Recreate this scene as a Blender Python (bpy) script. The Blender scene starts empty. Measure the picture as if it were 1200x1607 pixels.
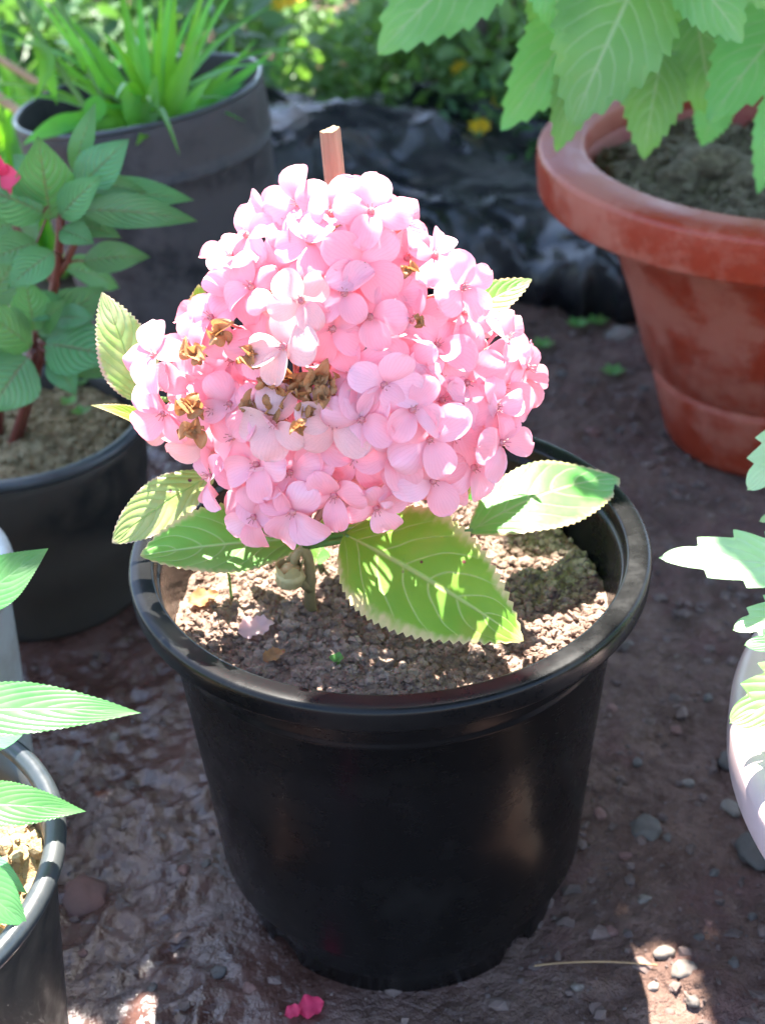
import bpy, math, random
import numpy as np
from mathutils import Vector, Matrix, Quaternion

random.seed(7)
rng = np.random.default_rng(7)
SC = bpy.context.scene
COL = SC.collection
R_ = math.radians

# ------------------------------------------------------------------ camera
CAM = np.array([0.0, -0.6871, 0.7345])
PITCH, ROLL, YAW = 0.57393, -0.04189, -0.00455
FPX = 2232.0                                     # focal length in photo pixels (1200 x 1607)
cF = np.array([math.sin(YAW)*math.cos(PITCH), math.cos(YAW)*math.cos(PITCH), -math.sin(PITCH)])
_r = np.cross(cF, [0, 0, 1]); _r /= np.linalg.norm(_r); _u = np.cross(_r, cF)
cR = _r*math.cos(ROLL)+_u*math.sin(ROLL)
cU = -_r*math.sin(ROLL)+_u*math.cos(ROLL)
cam_d = bpy.data.cameras.new('camera')
cam = bpy.data.objects.new('camera', cam_d)
COL.objects.link(cam)
m = Matrix(((cR[0], cU[0], -cF[0], CAM[0]), (cR[1], cU[1], -cF[1], CAM[1]), (cR[2], cU[2], -cF[2], CAM[2]), (0, 0, 0, 1)))
cam.matrix_world = m
cam_d.sensor_fit = 'VERTICAL'
cam_d.sensor_height = 36.0
cam_d.sensor_width = 36.0
cam_d.lens = FPX/1607*36
cam_d.clip_start = 0.02
cam_d.clip_end = 500
cam_d.dof.use_dof = True
cam_d.dof.focus_distance = 0.735
cam_d.dof.aperture_fstop = 8.0
SC.camera = cam

# ------------------------------------------------------------------ light
SUN_EL, SUN_AZ = R_(66), R_(2.0)                  # azimuth from +Y towards +X
sun_dir = np.array([math.sin(SUN_AZ)*math.cos(SUN_EL), math.cos(SUN_AZ)*math.cos(SUN_EL), math.sin(SUN_EL)])
world = bpy.data.worlds.new('World'); SC.world = world; world.use_nodes = True
wn = world.node_tree; wn.nodes.clear()
sky = wn.nodes.new('ShaderNodeTexSky'); sky.sky_type = 'NISHITA'; sky.sun_disc = False
sky.sun_elevation = SUN_EL; sky.sun_rotation = SUN_AZ
sky.air_density = 1.0; sky.dust_density = 1.0; sky.ozone_density = 1.0
bg = wn.nodes.new('ShaderNodeBackground'); bg.inputs['Strength'].default_value = 0.115
wo = wn.nodes.new('ShaderNodeOutputWorld')
wn.links.new(sky.outputs[0], bg.inputs[0]); wn.links.new(bg.outputs[0], wo.inputs[0])
sl = bpy.data.lights.new('sun', 'SUN'); sl.energy = 5.0; sl.angle = R_(0.5); sl.color = (1.0, 0.95, 0.87)
sun = bpy.data.objects.new('sun', sl); COL.objects.link(sun)
sun.rotation_euler = Vector(sun_dir).to_track_quat('Z', 'Y').to_euler()
sun.location = (0.5, 3, 5)
SC.view_settings.view_transform = 'Standard'
SC.view_settings.look = 'None'
SC.view_settings.exposure = 2.95
SC.view_settings.gamma = 1.0
SC.view_settings.use_curve_mapping = False
SC.render.engine = 'CYCLES'
SC.cycles.use_denoising = True
SC.cycles.max_bounces = 6
SC.cycles.transmission_bounces = 4
SC.cycles.diffuse_bounces = 3
SC.cycles.glossy_bounces = 3
SC.cycles.sample_clamp_indirect = 6.0
SC.cycles.use_light_tree = False
SC.cycles.use_adaptive_sampling = True
SC.cycles.adaptive_threshold = 0.02

# ------------------------------------------------------------------ pixel helpers (directions only; depth comes from z or y)
def ray(x, y):
    return cF + cR*(x-600)/FPX - cU*(y-803.5)/FPX
def onz(x, y, z=0.0):
    d = ray(x, y); return CAM + d*(z-CAM[2])/d[2]
def ony(x, y, Y=0.0):
    d = ray(x, y); return CAM + d*(Y-CAM[1])/d[1]
def nrm(v):
    v = np.asarray(v, float); return v/max(np.linalg.norm(v), 1e-9)
def px_m(P):                                      # metres per photo pixel at a point
    return float((np.asarray(P)-CAM) @ cF)/FPX

# ------------------------------------------------------------------ noise
def _hash(*ii):
    h = np.zeros_like(ii[0], dtype=np.uint64)
    for k, i in enumerate(ii):
        h = (h*np.uint64(374761393) + (i.astype(np.int64)+100000).astype(np.uint64)*np.uint64([668265263, 2246822519, 3266489917][k])) & np.uint64(0xffffffff)
        h = h ^ (h >> np.uint64(13)); h = (h*np.uint64(1274126177)) & np.uint64(0xffffffff)
    h = h ^ (h >> np.uint64(16))
    return (h & np.uint64(0xffff)).astype(float)/65535.0
def vnoise(*xs):
    xs = [np.asarray(x, float) for x in xs]
    fl = [np.floor(x) for x in xs]; fr = [x-f for x, f in zip(xs, fl)]
    fr = [t*t*(3-2*t) for t in fr]
    n = len(xs); out = 0
    for c in range(2**n):
        w = 1; ii = []
        for k in range(n):
            b = (c >> k) & 1
            w = w*(fr[k] if b else 1-fr[k]); ii.append(fl[k]+b)
        out = out + w*_hash(*ii)
    return out*2-1
def fbm(*xs, oct=4, lac=2.03, gain=.5):
    a = 1; s = 0; f = 1
    for o in range(oct):
        s = s+a*vnoise(*[x*f+o*17.3 for x in xs]); a *= gain; f *= lac
    return s

# ------------------------------------------------------------------ object helpers
def link(name, me, parent=None, mat=None):
    o = bpy.data.objects.new(name, me); COL.objects.link(o)
    if parent is not None: o.parent = parent
    if mat is not None and me is not None and not me.materials: me.materials.append(mat)
    return o
def tag(o, label, cat, group=None, kind=None):
    o['label'] = label; o['category'] = cat
    if group: o['group'] = group
    if kind: o['kind'] = kind
    return o
def thing(name, label, cat, loc=(0, 0, 0), group=None):
    o = bpy.data.objects.new(name, None); COL.objects.link(o); o.location = loc
    o.empty_display_size = .02
    return tag(o, label, cat, group)
def mesh(name, V, Fc, uv=None, smooth=True):
    me = bpy.data.meshes.new(name)
    me.from_pydata([tuple(map(float, v)) for v in V], [], [tuple(int(i) for i in f) for f in Fc])
    if uv is not None:
        l = me.uv_layers.new(name='UVMap')
        vi = np.empty(len(me.loops), np.int32); me.loops.foreach_get('vertex_index', vi)
        l.data.foreach_set('uv', np.asarray(uv, np.float32)[vi].ravel())
    if smooth: me.polygons.foreach_set('use_smooth', [True]*len(me.polygons))
    me.update(); return me
class MB:
    """collects verts / faces / uvs of one mesh"""
    def __init__(s): s.V = []; s.F = []; s.U = []; s.n = 0
    def add(s, V, F, U=None):
        V = np.asarray(V, float); s.V.append(V)
        s.F += [tuple(i+s.n for i in f) for f in F]
        s.U.append(np.asarray(U, float) if U is not None else np.zeros((len(V), 2)))
        s.n += len(V)
    def mesh(s, name, smooth=True):
        return mesh(name, np.vstack(s.V), s.F, np.vstack(s.U), smooth)
def grid_faces(nu, nv, wrap=False):
    f = []
    for i in range(nv-1):
        for j in range(nu-1 if not wrap else nu):
            k = (j+1) % nu
            f.append((i*nu+j, i*nu+k, (i+1)*nu+k, (i+1)*nu+j))
    return f
def lathe(prof, seg=96, fn=None, closed=False):
    """prof: list of (r, z); fn(r,z,theta)->(r,z)"""
    th = np.linspace(0, 2*np.pi, seg, endpoint=False)
    V = []; U = []
    for k, (r, z) in enumerate(prof):
        rr = np.full(seg, float(r)); zz = np.full(seg, float(z))
        if fn: rr, zz = fn(rr, zz, th)
        V.append(np.stack([rr*np.cos(th), rr*np.sin(th), zz], -1)); U.append(np.stack([th/(2*np.pi), np.full(seg, k/len(prof))], -1))
    n = len(prof); F = grid_faces(seg, n, True)
    if closed:
        F += [((n-1)*seg+j, (n-1)*seg+(j+1) % seg, (j+1) % seg, j) for j in range(seg)]
    return np.vstack(V), F, np.vstack(U)
def arc(cx, cz, r, a0, a1, n):
    return [(cx+r*math.cos(R_(a0+(a1-a0)*i/(n-1))), cz+r*math.sin(R_(a0+(a1-a0)*i/(n-1)))) for i in range(n)]
def tube(pts, radii, seg=8, cap=True):
    pts = np.asarray(pts, float); n = len(pts)
    if np.isscalar(radii): radii = [radii]*n
    T = np.gradient(pts, axis=0); up = np.array([0.13, 0.27, .95])
    V = []; U = []
    a = None
    for i in range(n):
        t = nrm(T[i])
        a = nrm(np.cross(t, up)) if a is None else nrm(a - t*(a@t))
        b = np.cross(t, a)
        for j in range(seg):
            th = 2*math.pi*j/seg
            V.append(pts[i]+radii[i]*(a*math.cos(th)+b*math.sin(th))); U.append((j/seg, i/(n-1)))
    F = grid_faces(seg, n, True)
    if cap:
        F.append(tuple(range(seg-1, -1, -1))); F.append(tuple(range((n-1)*seg, n*seg)))
    return np.array(V), F, np.array(U)
def bez(p, n=12):
    p = [np.asarray(q, float) for q in p]; t = np.linspace(0, 1, n)[:, None]
    if len(p) == 2: return p[0]*(1-t)+p[1]*t
    if len(p) == 3: return p[0]*(1-t)**2+2*p[1]*t*(1-t)+p[2]*t*t
    return p[0]*(1-t)**3+3*p[1]*t*(1-t)**2+3*p[2]*t*t*(1-t)+p[3]*t**3

# icosphere-like rough pebble
def ico():
    t = (1+5**.5)/2
    V = np.array([(-1, t, 0), (1, t, 0), (-1, -t, 0), (1, -t, 0), (0, -1, t), (0, 1, t), (0, -1, -t), (0, 1, -t), (t, 0, -1), (t, 0, 1), (-t, 0, -1), (-t, 0, 1)], float)
    F = [(0, 11, 5), (0, 5, 1), (0, 1, 7), (0, 7, 10), (0, 10, 11), (1, 5, 9), (5, 11, 4), (11, 10, 2), (10, 7, 6), (7, 1, 8), (3, 9, 4), (3, 4, 2), (3, 2, 6), (3, 6, 8), (3, 8, 9), (4, 9, 5), (2, 4, 11), (6, 2, 10), (8, 6, 7), (9, 8, 1)]
    return V/np.linalg.norm(V[0]), F
def subdiv(V, F):
    V = [tuple(v) for v in V]; d = {}; G = []
    def mid(a, b):
        k = (min(a, b), max(a, b))
        if k not in d:
            p = (np.array(V[a])+np.array(V[b]))/2; V.append(tuple(p/np.linalg.norm(p))); d[k] = len(V)-1
        return d[k]
    for a, b, c in F:
        x, y, z = mid(a, b), mid(b, c), mid(c, a); G += [(a, x, z), (b, y, x), (c, z, y), (x, y, z)]
    return np.array(V), G
ICO0 = ico(); ICO1 = subdiv(*ICO0); ICO2 = subdiv(*ICO1)
def pebble(base, seed, amp=.25, sq=(1, 1, .7)):
    V, F = base
    n = fbm(V[:, 0]*1.1+seed*7.1, V[:, 1]*1.1+seed*3.3, V[:, 2]*1.1, oct=2)
    return V*(1+amp*n)[:, None]*np.array(sq), F

# ------------------------------------------------------------------ materials
class NT:
    def __init__(s, name):
        s.m = bpy.data.materials.new(name); s.m.use_nodes = True; s.t = s.m.node_tree; s.t.nodes.clear()
        s.out = s.n('ShaderNodeOutputMaterial')
    def n(s, typ, **kw):
        o = s.t.nodes.new(typ)
        for k, v in kw.items(): setattr(o, k, v)
        return o
    def l(s, a, b): s.t.links.new(a, b)
    def val(s, inp, v):
        if hasattr(v, 'is_output') or isinstance(v, bpy.types.NodeSocket): s.l(v, inp)
        else: inp.default_value = v
    def math(s, op, a, b=0.0, c=0.0, clamp=False):
        o = s.n('ShaderNodeMath', operation=op, use_clamp=clamp)
        s.val(o.inputs[0], a); s.val(o.inputs[1], b)
        if op in ('MULTIPLY_ADD', 'SMOOTH_MIN', 'SMOOTH_MAX', 'WRAP', 'COMPARE'): s.val(o.inputs[2], c)
        return o.outputs[0]
    def mix(s, f, a, b, typ='MIX'):
        o = s.n('ShaderNodeMix', data_type='RGBA', blend_type=typ)
        s.val(o.inputs[0], f)
        s.val(o.inputs[6], a if not isinstance(a, tuple) else (*a, 1)[:4])
        s.val(o.inputs[7], b if not isinstance(b, tuple) else (*b, 1)[:4])
        return o.outputs[2]
    def ramp(s, f, stops):
        o = s.n('ShaderNodeValToRGB'); s.l(f, o.inputs[0])
        e = o.color_ramp.elements
        while len(e) < len(stops): e.new(.5)
        for q, (p, c) in zip(e, stops):
            q.position = p; q.color = (*c, 1) if isinstance(c, tuple) else (c, c, c, 1)
        return o.outputs[0]
    def maprange(s, v, a, b, c=0.0, d=1.0, smooth=True):
        o = s.n('ShaderNodeMapRange', interpolation_type='SMOOTHSTEP' if smooth else 'LINEAR')
        s.l(v, o.inputs[0])
        for i, q in zip((1, 2, 3, 4), (a, b, c, d)): o.inputs[i].default_value = q
        return o.outputs[0]
    def noise(s, scale, detail=4, rough=.55, vec=None, dist=0.0):
        o = s.n('ShaderNodeTexNoise'); o.inputs['Scale'].default_value = scale; o.inputs['Detail'].default_value = detail
        o.inputs['Roughness'].default_value = rough; o.inputs['Distortion'].default_value = dist
        if vec is not None: s.l(vec, o.inputs['Vector'])
        return o.outputs[0]
    def voro(s, scale, vec=None, feature='F1', out=0, rnd=1.0):
        o = s.n('ShaderNodeTexVoronoi', feature=feature); o.inputs['Scale'].default_value = scale
        o.inputs['Randomness'].default_value = rnd
        if vec is not None: s.l(vec, o.inputs['Vector'])
        return o.outputs[out]
    def bump(s, h, strength=.5, dist=.002, normal=None):
        o = s.n('ShaderNodeBump'); o.inputs['Strength'].default_value = strength; o.inputs['Distance'].default_value = dist
        s.l(h, o.inputs['Height'])
        if normal is not None: s.l(normal, o.inputs['Normal'])
        return o.outputs[0]
    def obj(s): return s.n('ShaderNodeTexCoord').outputs['Object']
    def pos(s): return s.n('ShaderNodeNewGeometry').outputs['Position']
    def prin(s, color, rough, normal=None, spec=.5, **kw):
        p = s.n('ShaderNodeBsdfPrincipled')
        s.val(p.inputs['Base Color'], color if not isinstance(color, tuple) else (*color, 1))
        s.val(p.inputs['Roughness'], rough); s.val(p.inputs['Specular IOR Level'], spec)
        if normal is not None: s.l(normal, p.inputs['Normal'])
        for k, v in kw.items(): s.val(p.inputs[k.replace('_', ' ')], v)
        return p.outputs[0]
    def done(s, sh): s.l(sh, s.out.inputs[0]); return s.m

def leaf_mat(name, base, base2, vein, trans, tw=.42, rough=.42, nveins=9, slope=.45, quilt=.5, edge=None, edge_w=.12, spots=0.0, spotc=(.16, .04, .03), spec=.4, patch=None, veinamt=.55):
    t = NT(name)
    uv = t.n('ShaderNodeUVMap').outputs[0]
    sx = t.n('ShaderNodeSeparateXYZ'); t.l(uv, sx.inputs[0])
    oi = t.n('ShaderNodeObjectInfo')
    rnd = oi.outputs['Random']
    a = t.math('ABSOLUTE', t.math('MULTIPLY_ADD', sx.outputs[0], 2.0, -1.0))
    v = sx.outputs[1]
    po = t.obj()
    seedv = t.n('ShaderNodeVectorMath', operation='ADD'); t.l(po, seedv.inputs[0])
    cmb = t.n('ShaderNodeCombineXYZ'); t.l(t.math('MULTIPLY', rnd, 31.0), cmb.inputs[0]); t.l(cmb.outputs[0], seedv.inputs[1])
    pv = seedv.outputs[0]
    w = t.math('SUBTRACT', v, t.math('MULTIPLY', t.math('POWER', a, 1.35), slope))
    w = t.math('ADD', w, t.math('MULTIPLY', t.math('SUBTRACT', t.noise(28, 2, .5, pv), .5), .10))
    ph = t.math('FRACT', t.math('MULTIPLY', w, float(nveins)))
    dl = t.math('ABSOLUTE', t.math('SUBTRACT', ph, .5))                 # 0 at lateral vein
    lat = t.maprange(dl, .0, .09, 1.0, 0.0)
    lat = t.math('MULTIPLY', lat, t.maprange(a, .55, .98, 1.0, 0.1))
    mid = t.maprange(a, .012, .06, 1.0, 0.0)
    vn = t.math('MAXIMUM', mid, t.math('MULTIPLY', lat, .85))
    n1 = t.noise(38, 4, .6, pv)
    col = t.mix(t.maprange(n1, .3, .7), base, base2)
    # per leaf value shift
    hs = t.n('ShaderNodeHueSaturation'); t.l(col, hs.inputs['Color'])
    t.l(t.math('MULTIPLY_ADD', rnd, .06, .47), hs.inputs['Hue']); t.l(t.math('MULTIPLY_ADD', rnd, .5, .75), hs.inputs['Value'])
    col = hs.outputs[0]
    col = t.mix(t.math('MULTIPLY', vn, veinamt), col, vein)
    tcol = t.mix(t.math('MULTIPLY', vn, .45), trans, tuple(x*.55 for x in trans))
    tcol = t.mix(t.math('MULTIPLY', t.maprange(n1, .3, .7), .35), tcol, tuple(x*.6 for x in trans))
    if patch is not None:
        pm = t.maprange(t.noise(22, 3, .6, pv), .52, .64)
        col = t.mix(t.math('MULTIPLY', pm, .6), col, patch)
    if edge is not None:
        em = t.math('ADD', a, t.math('MULTIPLY', t.math('SUBTRACT', t.noise(60, 3, .6, pv), .5), .5))
        em2 = t.math('MAXIMUM', t.maprange(em, 1-edge_w, 1.02), t.maprange(t.math('ADD', v, t.math('MULTIPLY', t.math('SUBTRACT', t.noise(50, 2, .5, pv), .5), .2)), .94, 1.02))
        col = t.mix(t.math('MULTIPLY', em2, .85), col, edge); tcol = t.mix(t.math('MULTIPLY', em2, .7), tcol, edge)
    if spots > 0:
        vd = t.voro(150, pv); sel = t.noise(24, 1, .5, pv)
        sm = t.math('MULTIPLY', t.maprange(vd, .12, .22, 1.0, 0.0), t.maprange(sel, .68-spots*.05, .71-spots*.05))
        col = t.mix(sm, col, spotc); tcol = t.mix(sm, tcol, spotc)
    # quilted relief between the laterals
    q = t.math('SUBTRACT', 1.0, t.math('POWER', t.math('SUBTRACT', 1.0, t.math('MULTIPLY', dl, 2.0)), 2.0))
    hgt = t.math('SUBTRACT', t.math('ADD', t.math('MULTIPLY', q, .6), t.math('MULTIPLY', t.noise(150, 3, .6, pv), .5)), t.math('MULTIPLY', mid, .8))
    bp = t.bump(hgt, quilt, .0016)
    pr = t.prin(col, rough, bp, spec)
    tr = t.n('ShaderNodeBsdfTranslucent'); t.l(tcol, tr.inputs[0]); t.l(bp, tr.inputs[1])
    mx = t.n('ShaderNodeMixShader'); mx.inputs[0].default_value = tw
    t.l(pr, mx.inputs[1]); t.l(tr.outputs[0], mx.inputs[2])
    return t.done(mx.outputs[0])

def petal_mat(name, c1, c2, tc, tw=.5, brown=0.0):
    t = NT(name)
    uv = t.n('ShaderNodeUVMap').outputs[0]; sx = t.n('ShaderNodeSeparateXYZ'); t.l(uv, sx.inputs[0])
    rnd = t.n('ShaderNodeObjectInfo').outputs['Random']
    u = t.math('MULTIPLY_ADD', sx.outputs[0], 2.0, -1.0); v = sx.outputs[1]
    po = t.obj()
    # radiating fine veins
    ang = t.math('DIVIDE', u, t.math('ADD', v, .25))
    ve = t.math('ABSOLUTE', t.math('SINE', t.math('MULTIPLY_ADD', ang, 13.0, t.math('MULTIPLY', t.noise(200, 2, .5, po), 3.0))))
    vm = t.math('MULTIPLY', t.maprange(ve, .0, .35, 1.0, 0.0), .38)
    cmb = t.n('ShaderNodeCombineXYZ'); t.l(t.math('MULTIPLY', rnd, 57.0), cmb.inputs[1])
    ad = t.n('ShaderNodeVectorMath', operation='ADD'); t.l(po, ad.inputs[0]); t.l(cmb.outputs[0], ad.inputs[1]); pv = ad.outputs[0]
    k = t.maprange(rnd, .1, .9, 0.0, 1.0, False)
    col = t.mix(k, c1, c2)
    col = t.mix(t.math('MULTIPLY', t.maprange(t.noise(90, 3, .6, pv), .4, .65), .3), col, tuple(min(1, x*1.12) for x in c2))
    col = t.mix(t.maprange(v, .0, .3, .55, 0.0), col, tuple(x*.75 for x in c1))
    col = t.mix(vm, col, (c1[0]*.85, c1[1]*.6, c1[2]*.7))
    sp = t.math('MULTIPLY', t.maprange(t.voro(140, pv), .07, .13, 1.0, 0.0), t.maprange(t.noise(23, 1, .5, pv), .58, .62))
    col = t.mix(t.math('MULTIPLY', sp, .7), col, (.55, .05, .12))
    tcol = t.mix(vm, tc, tuple(x*.75 for x in tc))
    if brown > 0:
        bm = t.math('MULTIPLY', t.maprange(t.noise(70, 4, .7, pv), .5, .6), brown)
        col = t.mix(bm, col, (.30, .15, .06)); tcol = t.mix(bm, tcol, (.3, .13, .05))
    bp = t.bump(t.math('ADD', t.math('MULTIPLY', ve, .5), t.noise(260, 3, .6, po)), .25, .0006)
    pr = t.prin(col, .55, bp, .3)
    tr = t.n('ShaderNodeBsdfTranslucent'); t.l(tcol, tr.inputs[0]); t.l(bp, tr.inputs[1])
    mx = t.n('ShaderNodeMixShader'); mx.inputs[0].default_value = tw
    t.l(pr, mx.inputs[1]); t.l(tr.outputs[0], mx.inputs[2])
    return t.done(mx.outputs[0])

def plain_mat(name, c1, c2, rough=.6, scale=60, bump=.3, bdist=.002, spec=.4, r2=None, trans=None, stretch=None):
    t = NT(name); po = t.obj()
    if stretch:
        mp = t.n('ShaderNodeMapping'); t.l(po, mp.inputs[0]); mp.inputs['Scale'].default_value = stretch; po = mp.outputs[0]
    n = t.noise(scale, 5, .6, po)
    rnd = t.n('ShaderNodeObjectInfo').outputs['Random']
    col = t.mix(t.maprange(n, .3, .7), c1, c2)
    col = t.mix(t.math('MULTIPLY', rnd, .25), col, tuple(x*.6 for x in c1))
    r = rough if r2 is None else t.maprange(n, .35, .65, rough, r2)
    bp = t.bump(t.noise(scale*3, 4, .6, po), bump, bdist)
    s = t.prin(col, r, bp, spec)
    if trans:
        tr = t.n('ShaderNodeBsdfTranslucent'); tr.inputs[0].default_value = (*trans, 1)
        mx = t.n('ShaderNodeMixShader'); mx.inputs[0].default_value = .4
        t.l(s, mx.inputs[1]); t.l(tr.outputs[0], mx.inputs[2]); s = mx.outputs[0]
    return t.done(s)

def pot_mat(name, col, dirt, rough=.28, dirt_amt=.5, scale=12, spec=.5, spl=.55, bump=.05, streak=True):
    """moulded plastic with dust, splashes and fine scratches"""
    t = NT(name); po = t.obj()
    n = t.noise(scale, 6, .65, po); n2 = t.noise(scale*9, 4, .7, po)
    mp = t.n('ShaderNodeMapping'); t.l(po, mp.inputs[0]); mp.inputs['Scale'].default_value = (1, 1, 9)
    sc = t.noise(55, 5, .75, mp.outputs[0])
    dm = t.math('MULTIPLY', t.maprange(t.math('ADD', n, t.math('MULTIPLY', n2, .25)), spl, spl+.22), dirt_amt)
    c = t.mix(dm, col, dirt)
    c = t.mix(t.math('MULTIPLY', t.maprange(n2, .62, .74), dirt_amt*.35), c, dirt)
    r = t.math('ADD', t.math('MULTIPLY_ADD', dm, .4, rough), t.math('MULTIPLY', t.math('SUBTRACT', sc, .5), .10))
    bp = t.bump(t.math('ADD', t.math('MULTIPLY', sc, .6), t.noise(9, 2, .5, po)), bump, .003)
    return t.done(t.prin(c, r, bp, spec))

def soil_mat(name, c1, c2, c3, rough=.9):
    t = NT(name); po = t.pos()
    n = t.noise(45, 6, .65, po); n2 = t.noise(300, 4, .7, po); vc = t.voro(170, po, out=1)
    sv = t.n('ShaderNodeSeparateColor'); t.l(vc, sv.inputs[0])
    c = t.mix(t.maprange(n, .35, .65), c1, c2)
    c = t.mix(t.math('MULTIPLY', t.maprange(sv.outputs[0], .55, .95), .6), c, c3)
    c = t.mix(t.math('MULTIPLY', t.maprange(n2, .45, .7), .4), c, tuple(x*.5 for x in c1))
    bp = t.bump(t.math('ADD', n2, t.math('MULTIPLY', t.voro(220, po), -.6)), .7, .003)
    return t.done(t.prin(c, rough, bp, .25))

def ground_mat():
    t = NT('ground_mud'); po = t.pos()
    sx = t.n('ShaderNodeSeparateXYZ'); t.l(po, sx.inputs[0])
    n = t.noise(6, 3, .6, po); nf = t.noise(90, 4, .7, po); nv = t.noise(420, 2, .7, po); nm = t.noise(26, 4, .65, po)
    # wet mud on the left, drier trodden earth on the right and behind
    wet = t.math('ADD', t.math('MULTIPLY', sx.outputs[0], -2.6), t.math('MULTIPLY', t.math('SUBTRACT', n, .5), 1.2))
    wet = t.math('SUBTRACT', wet, t.math('MULTIPLY', t.math('MAXIMUM', t.math('SUBTRACT', sx.outputs[1], .25), 0.0), 1.5))
    wet = t.maprange(wet, -.22, .3)
    wetc = t.mix(t.maprange(nm, .3, .7), (.050, .022, .016), (.095, .045, .034))
    dryc = t.mix(t.maprange(nm, .3, .7), (.080, .044, .033), (.155, .094, .072))
    dryc = t.mix(t.math('MULTIPLY', t.maprange(nf, .5, .72), .5), dryc, (.19, .135, .115))
    dryc = t.mix(t.math('MULTIPLY', t.maprange(t.noise(14, 3, .6, po), .52, .66), .55), dryc, (.13, .062, .055))
    c = t.mix(wet, dryc, wetc)
    c = t.mix(t.math('MULTIPLY', t.maprange(nv, .5, .75), .35), c, tuple(x*.45 for x in (.09, .06, .05)))
    rw = t.maprange(nm, .3, .7, .12, .36)
    mr = t.n('ShaderNodeMix', data_type='FLOAT'); t.l(wet, mr.inputs[0]); mr.inputs[2].default_value = .85; t.l(rw, mr.inputs[3])
    hb = t.math('ADD', t.math('MULTIPLY', nf, 1.0), t.math('MULTIPLY', nv, .35))
    hb = t.math('ADD', hb, t.math('MULTIPLY', t.voro(130, po), -.5))
    hb = t.math('MULTIPLY', hb, t.maprange(wet, .0, 1.0, 1.0, .22))
    bp = t.bump(hb, .9, .008)
    return t.done(t.prin(c, mr.outputs[0], bp, t.maprange(wet, .0, 1.0, .3, .75)))

M = {}
M['ground'] = ground_mat()
M['hyd_leaf'] = leaf_mat('hydrangea_leaf', (.11, .22, .022), (.18, .28, .028), (.42, .48, .16), (.40, .60, .02), tw=.48, nveins=7, slope=.34, quilt=.22, edge=(.70, .52, .26), edge_w=.22, spots=1.1, patch=(.24, .28, .05), veinamt=.85)
M['hyd_leaf_green'] = leaf_mat('hydrangea_leaf_green', (.09, .25, .05), (.13, .30, .06), (.34, .46, .20), (.26, .60, .06), tw=.42, nveins=7, slope=.34, quilt=.30, edge=(.60, .44, .24), edge_w=.18, spots=.9, patch=(.20, .34, .12), veinamt=.85)
M['hyd_leaf_pale'] = leaf_mat('hydrangea_leaf_bleached', (.36, .46, .18), (.20, .36, .07), (.18, .34, .06), (.50, .68, .18), tw=.4, nveins=8, slope=.34, quilt=.6, edge=(.62, .42, .36), edge_w=.10, spots=.5, spotc=(.10, .02, .04), patch=(.42, .46, .26), veinamt=.6)  # sunlit paleness put into the leaf colour; also used for the pale seedling
M['imp_leaf'] = leaf_mat('impatiens_leaf', (.065, .20, .07), (.11, .27, .095), (.20, .13, .08), (.18, .42, .05), tw=.28, nveins=9, slope=.40, quilt=.8, rough=.33, veinamt=.8)
M['imp_leaf_serr'] = leaf_mat('impatiens_leaf_light', (.06, .21, .085), (.10, .27, .10), (.20, .36, .16), (.24, .52, .06), tw=.36, nveins=8, slope=.5, quilt=.18, rough=.34, veinamt=.4)
M['dah_leaf'] = leaf_mat('dahlia_leaf', (.10, .29, .085), (.15, .36, .115), (.36, .44, .24), (.30, .60, .06), tw=.40, veinamt=.8, nveins=7, slope=.42, quilt=.3, rough=.4)
M['pale_leaf'] = leaf_mat('pale_glossy_leaf', (.30, .44, .22), (.38, .50, .30), (.46, .56, .36), (.40, .66, .16), tw=.30, nveins=6, slope=.42, quilt=.3, rough=.28, spec=.6)  # sun glare put into the colour as a paler leaf
M['strap_leaf'] = leaf_mat('strap_leaf', (.06, .26, .05), (.10, .33, .04), (.12, .36, .06), (.26, .62, .02), tw=.45, nveins=1, slope=0, quilt=.1, rough=.38)
M['small_leaf'] = leaf_mat('creeper_leaf', (.08, .19, .06), (.13, .26, .07), (.16, .27, .10), (.22, .44, .05), tw=.35, nveins=5, slope=.4, quilt=.3)
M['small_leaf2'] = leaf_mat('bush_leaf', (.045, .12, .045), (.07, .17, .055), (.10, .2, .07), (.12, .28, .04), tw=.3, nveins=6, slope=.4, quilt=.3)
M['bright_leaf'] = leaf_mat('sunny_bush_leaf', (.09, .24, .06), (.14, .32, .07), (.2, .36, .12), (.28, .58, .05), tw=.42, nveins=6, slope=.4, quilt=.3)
M['tree_leaf'] = plain_mat('tree_leaf', (.05, .13, .03), (.08, .17, .04), .45, 20, .1, trans=(.10, .24, .02))
M['petal'] = petal_mat('hydrangea_petal', (.90, .43, .49), (.90, .60, .68), (.95, .33, .41), .45)
M['petal_pale'] = petal_mat('hydrangea_petal_faded', (.82, .54, .54), (.84, .62, .60), (.90, .55, .52), .5, brown=.15)
M['withered'] = petal_mat('withered_petal', (.34, .16, .06), (.48, .26, .12), (.5, .22, .07), .35, brown=.7)
M['red_petal'] = petal_mat('red_petal', (.60, .03, .10), (.72, .08, .16), (.75, .05, .12), .4)
M['yellow_petal'] = petal_mat('yellow_petal', (.85, .55, .02), (.88, .62, .05), (.9, .6, .03), .35)
M['pedicel'] = plain_mat('pedicel', (.62, .26, .28), (.50, .34, .18), .5, 40, trans=(.7, .3, .25))
M['floret_eye'] = plain_mat('floret_eye', (.55, .12, .20), (.62, .34, .22), .5, 120)
M['hyd_stem'] = plain_mat('hydrangea_stem', (.20, .15, .06), (.28, .19, .09), .6, 70, .5)
M['bud'] = plain_mat('bud_scale', (.36, .26, .11), (.50, .38, .18), .55, 50, .4)
M['stake'] = plain_mat('cut_wood', (.25, .135, .08), (.42, .26, .17), .7, 160, .8, .001, stretch=(1, 1, .06))
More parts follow.
